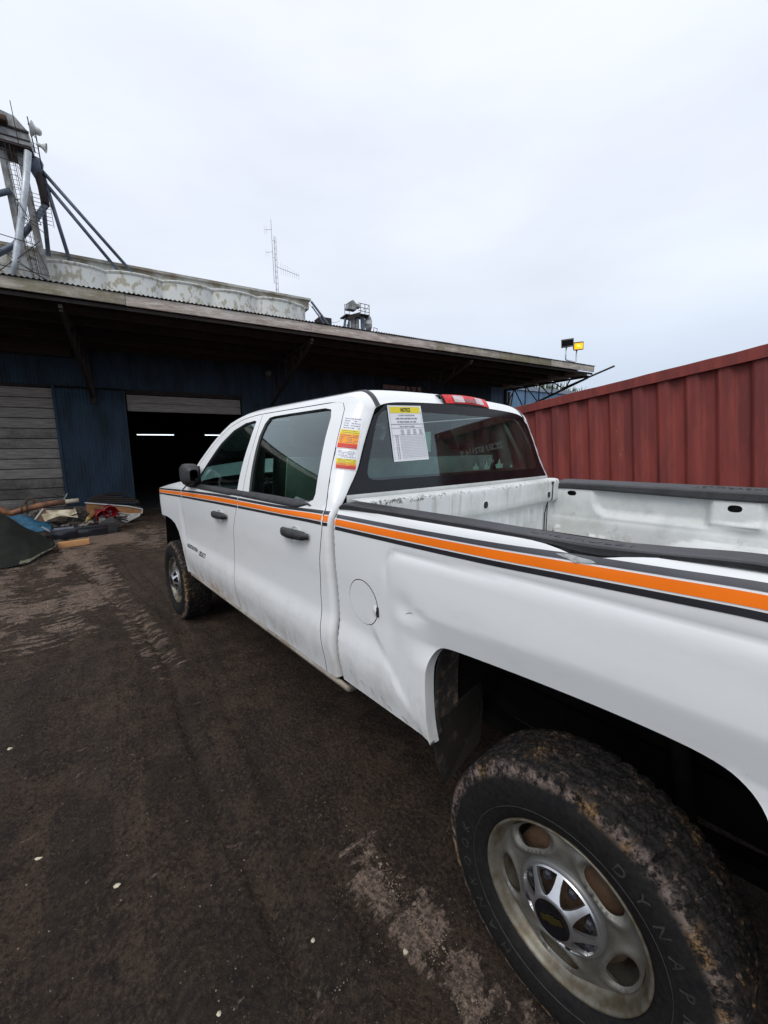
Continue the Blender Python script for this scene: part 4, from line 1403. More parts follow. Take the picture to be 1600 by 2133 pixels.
# ---- coloured stickers on the corner pillar (developed with the cab surface)
def sticker(x0, z0, x1, z1, bands_, name):
    """x0,z0 bottom front; drawn in the developed surface of the pillar"""
    W_, H_ = .112, z1 - z0
    def pt(u, v, off):
        z = z0 + H_ * v - .012 * u
        s = S_(x0 + (x1 - x0) * v, z) - W_ * u
        return cabmap(s, z, off)
    m = MB(); m.grid(lambda u, v: pt(u, v, .0012), 10, 12); base = m.build(name, PAPER, cab_l)
    def band(v0, v1, mat, nm, u0=.06, u1=.94):
        m = MB(); m.grid(lambda u, v: pt(u0 + (u1 - u0) * u, v0 + (v1 - v0) * v, .0022), 8, 2); m.build(nm, mat, base)
    for v0, v1, mat, nm in bands_: band(v0, v1, mat, nm)
    m = MB()
    for v0, v1, mat, nm in [b for b in bands_] + [(.62, .98, None, '')]:
        v = v0 + .03
        while v < v1 - .02:
            u = .12 + rnd.uniform(0, .08)
            while u < .88:
                lw = rnd.uniform(.03, .12)
                if rnd.random() < .8:
                    m.add([pt(u, v, .0030), pt(min(u + lw, .9), v, .0030), pt(min(u + lw, .9), v + .016, .0030), pt(u, v + .016, .0030)], [(0, 1, 2, 3)])
                u += lw + .025
            v += .055 if mat is not None else .075
    m.build('small_print', INK, base)
sticker(1.165, 1.672, 1.200, 1.815, [(.02, .16, RED2, 'red_band'), (.16, .47, ORG2, 'orange_band'), (.47, .60, YEL, 'yellow_band')], 'warning_sticker')
sticker(1.130, 1.578, 1.160, 1.664, [(.04, .22, RED2, 'red_band'), (.22, .34, ORG2, 'orange_band'), (.34, .56, YEL, 'yellow_band')], 'warning_sticker')
# ---- lettering on the front door
m = MB()
tv, tf = text_mesh('USDOT', .052, 0, .95, .0012)
m.add([(2.87 - v.x, YB(2.87 - v.x, .857 + v.y) + .0015, .857 + v.y) for v in tv], tf)
tv, tf = text_mesh('REGISTRATION', .042, 0, .95, .0012)
m.add([(3.125 - v.x, YB(3.125 - v.x, .868 + v.y) + .0015, .868 + v.y) for v in tv], tf)
m.build('door_lettering', INKB, front_door)
# scuffs
m = MB()
for (x, z, dx, dz) in ((.80, .70, -.03, -.035), (.86, .705, -.025, -.03), (.70, .665, -.03, -.02), (.575, 1.085, -.045, .018), (.62, .66, -.04, -.02), (.735, .69, -.02, -.02), (.93, .72, -.012, -.02)):
    vs = []
    for t in np.linspace(0, 1, 6):
        a, b = x + dx * t, z + dz * t + .004 * math.sin(t * 3)
        vs += [(a, YB(a, b) + .0012, b - .0012 * math.sin(t * 3.1)), (a, YB(a, b) + .0012, b + .0012 * math.sin(t * 3.1))]
    m.add(vs, [(2 * i, 2 * i + 1, 2 * i + 3, 2 * i + 2) for i in range(5)])
m.build('scratch_marks', INKB, bed_l)
for x0_, z0_ in ((1.32, 1.40), (1.17, 1.425), (1.155, 1.355)): pass

# ------------------------------------------------------------------ wheels
def make_wheel():
    w = bpy.data.objects.new('wheel', None); link(w); w.parent = truck; w.empty_display_size = .1
    # tyre: lathe with tread blocks
    NT = 432
    prof = []  # (y, r, treadweight)
    prof += [(.098, .222, 0), (.112, .232, 0), (.123, .250, 0), (.129, .275, 0), (.132, .300, 0), (.131, .322, 0), (.127, .342, 0), (.122, .356, .25), (.117, .367, .7), (.112, .376, 1), (.108, .384, 1), (.102, .3895, 1)]
    for y in np.linspace(.094, -.094, 29): prof.append((float(y), .395 - .0025 * (y / .094) ** 2, 2))
    prof += [(-.102, .3895, 1), (-.108, .384, 1), (-.112, .376, 1), (-.117, .367, .7), (-.122, .356, .25), (-.131, .322, 0), (-.132, .290, 0), (-.123, .25, 0), (-.10, .222, 0)]
    vs = []
    NP = len(prof)
    K = 54
    for y, r, tw in prof:
        for k in range(NT):
            t = 2 * math.pi * k / NT
            d = 0.0
            if tw == 2:
                ph = t / (2 * math.pi) * K
                zig = .006 * (abs(((ph * 1.0) % 1) - .5) * 4 - 1)
                g1 = abs(abs(y + zig * .5) - .030) < .0042
                g3 = abs(abs(y - zig * .5) - .066) < .0040
                sk = y * 9
                lat = ((ph + sk + (.5 if abs(y) < .03 else 0)) % 1.0)
                g2 = lat < (.17 if abs(y) > .066 else .13)
                if g1 or g3 or g2: d = .008
                elif abs(((ph * 3 + sk * 2) % 1) - .5) < .07: d = .003
            elif tw > 0:
                ph = t / (2 * math.pi) * K
                sk = math.copysign(.094, y) * 9
                lat = ((ph + sk) % 1.0)
                if lat < .20: d = .0085 * tw
                elif tw < 1 and (ph % 2) < 1: d = .002
            else:
                if .300 < r < .345: d = 0
            rr = r - d
            yy = y - math.copysign(d * (.7 if 0 < tw <= 1 else 0), y)
            rr += .0008 * math.sin(t * 7 + y * 20)
            vs.append((rr * math.cos(t), yy, rr * math.sin(t)))
    fs = []
    for i in range(NP - 1):
        for k in range(NT):
            k2 = (k + 1) % NT
            fs.append((i * NT + k, i * NT + k2, (i + 1) * NT + k2, (i + 1) * NT + k))
    m = MB(); m.add(vs, fs, False)
    ty = m.build('tyre', TYRE, w, recalc=False)
    me = ty.data
    me.polygons.foreach_set('use_smooth', [ (i // NT) < 7 or (i // NT) > NP - 6 for i in range(len(fs))])
    # raised lettering round the sidewall
    def ring_text(txt, a0, step, size, rad):
        for i, ch in enumerate(txt):
            if ch == ' ': continue
            tv, tf = text_mesh(ch, size, .0014, 1.0, 0)
            a = R(a0 + step * i)
            # letters upright towards the rim edge, reading clockwise seen from outside (+y): x to the left
            for v in tv: pass
            out = []
            for v in tv:
                rr = rad + v.y
                ang = a + v.x / rad
                out.append((rr * math.cos(ang), .1322 + v.z - .35 * abs(rr - .295) ** 1.5, rr * math.sin(ang)))
            LM.add(out, tf)
    LM = MB()
    ring_text('DYNAPRO', 118, 11.5, .040, .302)
    ring_text('HANKOOK', -62, 11.5, .040, .302)
    LM.lathe([(.270, .1280), (.2705, .1300), (.2720, .1302), (.2725, .1290)], 120)
    LM.build('tyre_lettering', LETTER, w)
    # rim
    m = MB()
    m.lathe([(.2225, .100), (.2290, .106), (.2305, .112), (.2285, .116), (.2235, .115), (.2195, .109), (.2150, .100), (.2120, .090), (.2060, .082), (.2020, .079)], 96)
    lip = m.build('rim_lip', RIMLIP, w)
    def rimmap(x, z):
        r = math.hypot(x, z); a = math.degrees(math.atan2(z, x))
        y = interp([(.09, .092), (.115, .090), (.135, .093), (.160, .090), (.185, .083), (.203, .079)], r)
        dmin = 1e9
        for c in HA:
            da = (a - c + 180) % 360 - 180
            dx = R(da) * .166; dy = r - .168
            q = math.hypot(dx / .058, dy / .030)
            dmin = min(dmin, q)
        y += .008 * math.exp(-((dmin - 1.25) / .28) ** 2) - .006 * sst(1.25, .95, dmin)
        return (x, y, z)
    HA = [55, -17, -89, -161, 127]
    holes = []
    for c in HA:
        hh = []
        for k in range(28):
            t = 2 * math.pi * k / 28
            dx = .056 * math.copysign(abs(math.cos(t)) ** .85, math.cos(t)); dy = .0295 * math.copysign(abs(math.sin(t)) ** .85, math.sin(t))
            a = R(c) + dx / .168; r = .168 + dy
            hh.append((r * math.cos(a), r * math.sin(a)))
        holes.append(hh)
    circ = lambda r, n: [(r * math.cos(2 * math.pi * k / n), r * math.sin(2 * math.pi * k / n)) for k in range(n)]
    skin('rim', circ(.2035, 90), holes + [circ(.085, 40)], rimmap, STEEL, w, h=.008, thick=.012)
    # barrel, drum and hub behind
    m = MB(); m.lathe([(.2035, .078), (.196, .02), (.196, -.10), (.215, -.115)], 60); m.build('rim_barrel', RIMLIP, w)
    m = MB(); m.lathe([(.0, .060), (.09, .060), (.095, .052), (.165, .045), (.168, -.04), (.06, -.05)], 48); m.build('brake_disc', RUST, w)
    # centre cap with eight windows
    caph = []
    for i in range(8):
        c = 22.5 + 45 * i; hh = []
        for t in np.linspace(-1, 1, 9): hh.append((.1055, c + 18.0 * t))
        hh.append((.088, c + 17.0)); hh.append((.073, c + 14.0)); hh.append((.064, c + 9.5))
        for t in np.linspace(1, -1, 4): hh.append((.0585, c + 4 * t))
        hh.append((.064, c - 9.5)); hh.append((.073, c - 14.0)); hh.append((.088, c - 17.0))
        caph.append([(r * math.cos(R(a)), r * math.sin(R(a))) for r, a in hh])
    def capmap(x, z):
        r = math.hypot(x, z)
        y = interp([(.040, .150), (.052, .149), (.062, .143), (.080, .131), (.1055, .112), (.112, .104), (.120, .094)], r)
        return (x, y, z)
    skin('hub_cap', circ(.1055 + .004, 60), caph + [circ(.046, 32)], capmap, CHROME, w, h=.006, thick=.010)
    m = MB(); m.lathe([(.1085, .108), (.114, .107), (.1195, .099), (.121, .088)], 72); m.build('cap_ring', CAPGREY, w)
    m = MB(); m.lathe([(.0, .147), (.030, .1475), (.044, .149), (.0475, .1515), (.049, .150)], 40); m.build('cap_centre', FRIT, w)
    bt = [(-.031, -.0065), (-.010, -.0065), (-.011, -.0105), (.009, -.0105), (.010, -.0065), (.028, -.0065), (.031, .0065), (.010, .0065), (.011, .0105), (-.009, .0105), (-.010, .0065), (-.028, .0065)]
    ca, sa = math.cos(EMB), math.sin(EMB)
    m = MB(); m.poly([(a * ca - b * sa, .1495, a * sa + b * ca) for a, b in bt], (0, .0035, 0)); m.build('emblem', GOLD, w)
    nutm = None
    for i in range(8):
        a = R(22.5 + 45 * i)
        m = MB(); m.lathe([(.0, .122), (.009, .121), (.0135, .114), (.0135, .088), (.020, .086)], 6, c=(.088 * math.cos(a), 0, .088 * math.sin(a)), smooth=False)
        m.build('lug_nut', simple('lug_nut_black', (.02, .02, .026), .45) if i == 0 else bpy.data.materials['lug_nut_black'], w)
    m = MB(); m.lathe([(.0, .075), (.105, .075)], 30); m.build('hub_face', RUST, w)
    return w
EMB = R(-26)
wl_ = make_wheel(); wl_.location = (0, .855, .395)
def wheel_at(loc, rz, ry):
    c = copy_tree(wl_, truck); c.location = loc; c.rotation_euler = (0, ry, rz); return c
wheel_at((3.904, .855, .395), 0, R(38)); wheel_at((0, -.855, .395), math.pi, .3); wheel_at((3.904, -.855, .395), math.pi, 1.1)
# ------------------------------------------------------------------ ground: one sheet to the horizon
def gh(x, y):
    h = 0.0
    # the yard falls away beyond the far side of the truck
    if y < -1.6: h += -0.10 * (x + 2.2) * sst(-1.6, -3.0, y) * sst(60, 20, abs(x)) * (1 if x < 11 else 0)
    near = sst(14, 6, math.hypot(x - 3, y - 1))
    h += .016 * mnoise.noise((x * .9, y * .9, 1.3)) 
    if near > 0:
        h += near * (.012 * mnoise.noise((x * 4, y * 4, 5.1)) + .0075 * mnoise.noise((x * 14, y * 14, 2.2)) + .0035 * mnoise.noise((x * 34, y * 34, 7.7)))
        # wheel ruts, running beside the truck and bending away at the far end
        for y0, w, d in ((1.46, .035, .012), (1.52, .16, .010), (2.05, .18, .012), (1.20, .05, .006)):
            yy = y0 - .17 * sst(1.0, 3.4, x) + .10 * max(0, x - 4) - .0 * x
            yy += .02 * mnoise.noise((x * 1.7, y0, 0)) + .006 * mnoise.noise((x * 11, y0, 0))
            h -= 1.7 * d * math.exp(-((y - yy) / w) ** 2) * near
            h += .007 * math.exp(-((abs(y - yy) - w * 1.35) / .022) ** 2) * (.6 + mnoise.noise((x * 9, y * 9, y0))) * near
            if w > .1: h += .004 * math.sin(x * 34 + y * 9) * math.exp(-((y - yy) / w) ** 2) * near * sst(1.5, 3, x)
    # berm of spoil below the debris heap
    h += .10 * math.exp(-((x - 11.6) / 1.3) ** 2 - ((y - 1.2) / 1.3) ** 2)
    # flatten under the tyres
    for tx, ty_ in ((0, .855), (3.904, .855)):
        q = math.exp(-((x - tx) / .16) ** 2 - ((y - ty_) / .16) ** 2)
        h = h * (1 - q) + (.003) * q
    return h
def axis(lo, f0, f1, hi, step, mid=None):
    a = [f0]
    while a[-1] < f1: a.append(a[-1] + step)
    s = step
    while a[-1] < hi: s *= 1.22; a.append(a[-1] + s)
    b = [f0]; s = step
    while b[-1] > lo: s *= 1.22; b.append(b[-1] - s)
    return b[:0:-1] + a
def xaxis():
    a = [-.6]; 
    while a[-1] < 14: a.append(a[-1] + .016 + .0042 * max(0, a[-1] + .4) ** 1.25)
    s = a[-1] - a[-2]
    while a[-1] < 600: s *= 1.3; a.append(a[-1] + s)
    b = [-.6]; s = .03
    while b[-1] > -300: s *= 1.3; b.append(b[-1] - s)
    return b[:0:-1] + a
gx = xaxis(); gy = axis(-400, .35, 3.0, 400, .018)
vs = [(x, y, gh(x, y)) for y in gy for x in gx]
k = len(gx)
m = MB(); m.add(vs, [(j * k + i, j * k + i + 1, (j + 1) * k + i + 1, (j + 1) * k + i) for j in range(len(gy) - 1) for i in range(k - 1)], True)
m.build('ground', GROUND, kind='structure', recalc=False)

# gravel that nobody could count
rnd = random.Random(11)
m = MB()
ICO = None
def pebble(mb, x, y, r, sq=.6, z=None):
    z = gh(x, y) if z is None else z
    a0 = rnd.uniform(0, 6.3)
    vs = [(x, y, z + r * sq)]
    n_ = 6
    for k_ in range(n_):
        a = a0 + k_ * 1.047
        q = r * rnd.uniform(.75, 1.15)
        vs.append((x + q * math.cos(a), y + q * math.sin(a), z + r * sq * rnd.uniform(.1, .5)))
    for k_ in range(n_):
        a = a0 + k_ * 1.047 + .5
        q = r * rnd.uniform(.7, .9)
        vs.append((x + q * math.cos(a), y + q * math.sin(a), z - r * .5))
    fs = [(0, 1 + k_, 1 + (k_ + 1) % n_) for k_ in range(n_)] + [(1 + k_, 7 + k_, 7 + (k_ + 1) % n_, 1 + (k_ + 1) % n_) for k_ in range(n_)]
    mb.add(vs, fs)
PEB = simple('gravel', (0.21, 0.155, 0.115), .9, col2=(0.06, 0.045, 0.034), scale=9, lo=.42, hi=.52)
for i in range(16000):
    x = rnd.uniform(-.3, 1) ** 2 * 9 if rnd.random() < .75 else rnd.uniform(4, 12)
    y = rnd.uniform(.9, 3.2)
    r = (.0010 + .0024 * rnd.random() ** 4) * (1 + x * .20)
    pebble(m, x, y, r)
for i in range(900):
    t = rnd.random(); x = .95 - t * .95 + rnd.gauss(0, .04); y = 1.0 + .13 * t + rnd.gauss(0, .028)
    pebble(m, x, y, rnd.uniform(.0012, .003) * (2.4 if rnd.random() < .06 else 1))
m.build('gravel', PEB, kind='stuff')
m = MB()
for i in range(7000):
    x = (rnd.random() ** 1.6) * 8 - .3; y = rnd.uniform(.9, 3.0)
    pebble(m, x, y, (.0025 + .0075 * rnd.random() ** 3) * (1 + x * .12), .55)
m.build('dirt_clods', GROUND, kind='stuff')
STONE = simple('pale_stone', (0.58, 0.52, 0.38), .85, var=.3, scale=30)
for i, (x, y, r, lab) in enumerate([
        (1.30, 1.86, .0125, 'cream stone lying alone on dark dirt, brightest on the left'),
        (1.65, 2.09, .011, 'long pale stone near the left edge of the dirt'),
        (.41, 1.16, .010, 'larger cream stone in the pale gritty streak by the rear tyre'),
        (.66, 1.69, .007, 'small round stone at the very bottom of the photo'),
        (.64, 1.38, .0075, 'pinkish stone on dark dirt between streak and centre'),
        (2.57, 2.20, .014, 'pale stone at the left edge, beyond the other single stones')]):
    mb_ = MB(); pebble(mb_, 0, 0, r, .8, 0)
    o = mb_.build('stone', STONE); o.location = (x, y, gh(x, y)); o.rotation_euler = (0, 0, i)
    if i == 1: o.scale = (1.6, .7, 1)
    tag(o, lab, 'stone', 'pale stones on the dirt')

# ------------------------------------------------------------------ warehouse with a deep canopy
BZ = R(-100.8)
bld = thing('warehouse', 'dark blue corrugated warehouse with deep timber canopy and plank doors', 'warehouse', (12.8, -.21, 0), (0, 0, BZ))
def corr(x0, x1, z0, z1, pitch, depth, y=0.0):
    """vertical corrugation in the XZ plane, facing -Y"""
    m = MB(); vs = []
    n_ = max(2, int(round((x1 - x0) / pitch * 6)))
    for i in range(n_ + 1):
        x = x0 + (x1 - x0) * i / n_
        ph = (x / pitch) % 1.0
        d = depth * (sst(.0, .18, ph) - sst(.5, .68, ph))
        vs += [(x, y - d, z0), (x, y - d, z1)]
    m.add(vs, [(2 * i, 2 * i + 2, 2 * i + 3, 2 * i + 1) for i in range(n_)], False)
    return m
PW = .95
# full height panels and over-door panels (shared meshes)
segs = []
def wallrun(x0, x1, z0, z1, mat=BLUE):
    n_ = max(1, int(round((x1 - x0) / PW))); w = (x1 - x0) / n_
    src = None
    for i in range(n_):
        xa = x0 + i * w
        if src is None:
            src = corr(0, w, z0, z1, .076, .014).build('siding_panel', mat, bld); o = src
        else: o = inst(src, 'siding_panel', bld)
        o.location = (xa, -.004 * (i % 2), 0)
wallrun(-1.50, -.04, 0, 3.30); wallrun(-7.5, 3.10, 3.36, 4.62); wallrun(3.10, 13.6, 0, 4.62)
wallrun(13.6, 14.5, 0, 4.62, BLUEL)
m = MB()
m.box(-1.56, -1.50, -.035, .06, 0, 3.36); m.build('door_jamb', BLUE, bld)
for a_, b_ in ((-.045, .0), (3.06, 3.11)):
    m = MB(); m.box(a_, b_, -.035, .10, 0, 3.30); m.build('door_jamb', BLUE, bld)
m = MB(); m.box(14.44, 14.56, -.04, .08, 0, 4.6); m.build('corner_trim', BLUE, bld)
m = MB(); m.box(-7.5, -1.50, -.02, .10, 3.30, 3.36); m.box(-.05, 3.11, -.02, .12, 3.24, 3.36); m.build('door_lintel', WOODD, bld)
# side wall of the warehouse beyond the corner
m = MB(); m.box(14.46, 14.52, .08, 22, 0, 4.6); m.build('end_wall', BLUE, bld)
# left door: horizontal planks
ldoor = MB().box(-7.5, -1.56, .06, .10, 0, 3.30).build('plank_door', WOODD, bld)
zz = 0.02; src = None; i = 0
hts = [.24] * 13
for h_ in hts:
    if src is None:
        src = MB().box(-5.90, 0, 0, .035, 0, .232, bev=.004).build('plank', WOODG, ldoor); o = src
    else: o = inst(src, 'plank', ldoor)
    o.location = (-1.57, .022 + .004 * (i % 3), zz); zz += .2525; i += 1
# right door rolled up: two plank sections stay in view
rdoor = MB().box(.02, 3.05, .09, .12, 2.78, 3.24).build('raised_door', WOODD, bld)
src = MB().box(0, 3.0, 0, .03, 0, .212, bev=.004).build('plank', WOODG, rdoor); src.location = (.03, .055, 2.79)
o = inst(src, 'plank', rdoor); o.location = (.03, .058, 3.012)
# interior
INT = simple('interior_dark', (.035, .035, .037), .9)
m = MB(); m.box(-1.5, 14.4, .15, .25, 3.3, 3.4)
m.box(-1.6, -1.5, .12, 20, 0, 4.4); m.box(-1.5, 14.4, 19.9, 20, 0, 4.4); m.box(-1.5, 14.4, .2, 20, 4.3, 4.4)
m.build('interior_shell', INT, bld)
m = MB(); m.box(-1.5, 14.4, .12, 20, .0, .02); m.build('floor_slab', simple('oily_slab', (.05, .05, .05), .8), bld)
LIT = mat_emit('tube_light', (.85, .93, 1.0), 2.2)
def lampat(x0, x1, y, z):
    s_ = thing('tube_lamp', 'lit fluorescent tube inside the dark doorway, ' + ('longer one on the left' if x0 < 1 else 'short one close behind the truck cab'), 'lamp', group='tube lights inside the warehouse')
    s_.location = (bld.matrix_basis @ Vector((x0, y, z)) if False else Vector((0, 0, 0)))
    return s_
BM = Matrix.Translation((12.8, -.21, 0)) @ Matrix.Rotation(BZ, 4, 'Z')
def bthing(name, label, cat, x, y, z, group=None):
    return thing(name, label, cat, BM @ Vector((x, y, z)), (0, 0, BZ), group)
def ray_at(yoff, wx, wz):
    """slide a point of the wall plane back along the view ray"""
    c = BM.inverted() @ Vector((-0.39931, 1.93845, 1.65906))
    p = Vector((wx, 0, wz)); t = (yoff - c.y) / (p.y - c.y)
    return c + (p - c) * t
for i, (a, b, z, lab) in enumerate([(.19, 1.11, 2.145, 'lit fluorescent tube in the dark doorway, the longer one on the left'), (1.94, 2.6, 2.15, 'lit fluorescent tube in the dark doorway, half hidden by the truck cab')]):
    P0_, P1_ = ray_at(6, a, z), ray_at(6, b, z)
    t_ = bthing('tube_lamp', lab, 'lamp', P0_.x, P0_.y, P0_.z, 'tube lights inside the warehouse')
    L_ = P1_.x - P0_.x
    m = MB(); m.tube([(0, 0, 0), (L_, 0, 0)], .015, 8); m.build('tube', LIT, t_)
    m = MB(); m.box(-.05, L_ + .05, -.05, .05, .03, .07); m.tube([(.2, 0, .07), (.2, 0, 4.3 - P0_.z)], .006, 5); m.tube([(L_ - .2, 0, .07), (L_ - .2, 0, 4.3 - P0_.z)], .006, 5); m.build('lamp_body', GREYM, t_)
# canopy: tin sheets, rafters, purlins, fascia boards
TINP = .076
src = None
x = -9.0; i = 0
while x < 14.45:
    if src is None:
        m = MB(); vs = []
        n_ = 8 * 8
        for a in range(n_ + 1):
            xx = .608 * a / n_; zc_ = .011 * math.cos(2 * math.pi * xx / TINP)
            vs += [(xx, -4.09, zc_ + 4.575), (xx, -4.09, zc_ + 4.5765), (xx, .5, zc_ + 4.70)]
        m.add([(v[0], v[1], v[2]) for v in vs], [(3 * a + 1, 3 * a + 4, 3 * a + 5, 3 * a + 2) for a in range(n_)] + [(3 * a, 3 * a + 3, 3 * a + 4, 3 * a + 1) for a in range(n_)], True)
        src = m.build('roof_sheet', TIN, bld); o = src
    else: o = inst(src, 'roof_sheet', bld)
    o.location = (x, (i % 3) * .008, (i % 2) * .0015); x += .608; i += 1
m = MB(); m.box(-9, 14.5, .5, 21, 4.66, 4.70); m.build('main_roof', TIN, bld)
bx = [-9.0, -5.4, -1.8 + .02, .28, 3.9, 7.5, 9.9, 12.3, 14.66]
for a, b in zip(bx[:-1], bx[1:]):
    o = MB().box(0, b - a - .006, -.019, .019, 0, .195, bev=.003).build('fascia_board', WOODF, bld)
    o.location = (a, -4.03 + rnd.uniform(-.003, .003), 4.365 + rnd.uniform(-.006, .004))
for a, b in zip(bx[:-1], bx[1:]):
    o = MB().box(0, b - a - .006, -.02, .02, 0, .06).build('fascia_trim', WOODD, bld); o.location = (a, -3.975, 4.285)
src = MB().box(-.02, .02, -3.95, -.02, 0, .14).build('rafter', WOODD, bld); src.location = (-8.6, 0, 4.395)
x = -8.6 + .61
while x < 14.5:
    o = inst(src, 'rafter', bld); o.location = (x, 0, 4.395); x += .61
m = MB()
for a, w_ in ((13.55, .62), (13.0, .9), (12.3, .9), (11.5, .9)):
    pass
for j, y in enumerate((-.35, -1.1, -1.85, -2.6, -3.35)):
    o = MB().box(-9, 14.62 - .0 * j, -.045, .045, 0, .13).build('purlin', WOODF if False else WOODD, bld); o.location = (0, y, 4.262)
    o = MB().box(13.9, 14.64, -.30, .30, 0, .13).build('blocking_board', WOODG, bld); o.location = (0, y - .15, 4.264)
m = MB(); m.grid(lambda u, v: (-9 + 23.6 * u, -3.95 + 4.4 * v, 4.552 + .115 * v), 4, 2); m.build('roof_boarding', WOODD, bld)
# steel brackets carrying the canopy
def bracket(parent, x, full=True):
    m = MB()
    m.bar((x, .0, 4.22), (x, -3.95, 4.22), .06, .06)
    m.bar((x, -.02, 3.05), (x, -3.9, 4.17), .06, .06)
    zl = lambda y: 3.05 + (-y) / 3.9 * 1.12
    for y0, y1 in ((-.45, -.25), (-.50, -1.05), (-1.10, -1.10), (-1.15, -1.75), (-1.8, -1.8), (-1.85, -2.35), (-2.45, -2.4), (-2.5, -2.95), (-3.2, -3.0)):
        m.bar((x, y0, 4.20), (x, y1, zl(y1)), .035)
    return m.build('canopy_bracket', RUSTB, parent)
for x in (-5.3, -.72, 3.95, 8.9, 14.5): bracket(bld, x)
m = MB(); m.bar((14.50, -2.9, 3.93), (14.72, -4.75, 4.46), .055, .05); m.bar((14.44, -.06, 2.9), (14.44, -.06, 4.25), .10); m.bar((14.47, -.06, 3.5), (14.5, -.5, 4.2), .03); m.build('canopy_bracket', RUSTB, bld)
m = MB(); m.tube([(14.62, -.10, 0), (14.60, -.12, 4.15)], .07, 10); m.build('downpipe', GREYM, bld)
# timber post brackets left of the doorway
for x in (-.74,):
    m = MB(); m.bar((x - .02, -.09, 4.3), (x + .05, -.09, 2.95), .13, .10, (1, 0, 0)); m.build('timber_post', WOODD, bld)
m = MB(); m.box(-9, -1.05, -.26, -.03, 4.05, 4.30); m.build('header_beam', WOODD, bld)
o = bthing('junction_box', 'small grey electrical box high on the wall beside a dark post', 'electrical box', -.86, -.05, 4.02)
m = MB(); m.box(-.055, .055, -.05, .03, -.07, .09, bev=.006); m.build('box_body', GREYM, o); m = MB(); m.box(-.035, .035, -.056, -.049, -.05, .06); m.tube([(0, -.02, -.07), (0, 0, -.28)], .008, 6); m.build('box_lid', simple('faded_lid', (.45, .45, .42), .6), o)
o = bthing('alarm_bell', 'round dark bell on the wall under the canopy, above the truck cab', 'alarm bell', 3.92, -.06, 4.09)
m = MB(); m.lathe([(.0, -.10), (.05, -.095), (.085, -.06), (.10, .0), (.10, .02), (0, .02)], 24); m.build('bell_gong', GREYM, o); m = MB(); m.box(-.07, .07, .0, .06, -.17, -.03); m.build('bell_box', BLACK, o)
o = bthing('pink_board', 'faded pink board lying along the wall just above the truck cab roof', 'board', 8.1, -.05, 3.98)
m = MB(); m.box(0, 1.7, -.05, .0, -.10, .05); m.build('board_face', simple('faded_pink', (.40, .26, .26), .7, var=.3), o); m = MB(); m.box(.0, 1.7, -.06, -.05, .05, .07); m.build('board_edge', WOODD, o)

# flood lamps on the canopy corner
def flood(x, z, lit, lab, group='flood lamps on the canopy'):
    f = bthing('flood_lamp', lab, 'flood lamp', x, -3.95, 4.66, group)
    return f
fl = bthing('flood_lamp_stand', 'bent conduit stand carrying two flood lamps on the canopy roof', 'lamp stand', 13.45, -3.95, 4.57)
m = MB(); m.tube([(0, 0, 0), (0, 0, .10)], .03, 8)
m.tube([(-.30, 0, .46), (-.30, 0, .12), (-.24, 0, .085), (.0, 0, .075), (.22, 0, .06), (.27, 0, .10), (.27, 0, .46)], .022, 8)
m.build('conduit', GALV, fl)
for lit, x, z, rz, lab in ((False, 13.15, 5.03, R(-42), 'square flood lamp, unlit with a dark face, left of the pair'), (True, 13.72, 5.0, R(-22), 'square flood lamp glowing amber, right of the pair')):
    f = bthing('flood_lamp', lab, 'flood lamp', x, -3.95, z, 'flood lamps on the canopy')
    m = MB(); m.tube([(0, 0, -.04), (.015, -.01, .05)], .016, 6); m.box(-.03, .03, -.03, .03, .03, .07); m.build('knuckle', RUSTB, f)
    hm = Matrix.Translation((0, -.02, .17)) @ Matrix.Rotation(rz, 4, 'Z') @ Matrix.Rotation(R(8), 4, 'X') @ Matrix.Rotation(R(-5 if not lit else -7), 4, 'Y')
    m = MB()
    W2 = .20 if not lit else .18
    vs = [hm @ Vector(p) for p in ((-W2, -.07, -.135), (W2, -.07, -.135), (W2, -.07, .135), (-W2, -.07, .135), (-W2 * .6, .09, -.06), (W2 * .6, .09, -.06), (W2 * .6, .09, .06), (-W2 * .6, .09, .06))]
    m.add(vs, [(0, 1, 2, 3), (7, 6, 5, 4), (0, 4, 5, 1), (1, 5, 6, 2), (2, 6, 7, 3), (3, 7, 4, 0)])
    hd = m.build('lamp_housing', simple('lamp_housing_paint', (.05, .05, .052), .5) if not lit else RUSTB, f)
    m = MB()
    for a in (-1, 1):
        m.box(*sorted((a * W2, a * (W2 - .018))), -.085, -.071, -.115, .115, mat=hm); m.box(-W2, W2, -.085, -.071, *sorted((a * .115, a * .098)), mat=hm)
    m.build('lamp_bezel', GREYM if not lit else simple('amber_bezel', (.45, .35, .05), .4), f)
    m = MB(); m.box(-W2 + .016, W2 - .016, -.078, -.072, -.099, .099, mat=hm)
    m.build('lamp_face', FRIT if not lit else mat_emit('amber_light', (1.0, .50, .02), .8), f)
    if lit:
        m = MB(); m.tube([hm @ Vector((-.05, -.08, .02)), hm @ Vector((.05, -.08, -.01))], .022, 8); m.build('lamp_bulb', mat_emit('amber_core', (1.0, .80, .10), 2.5), f)

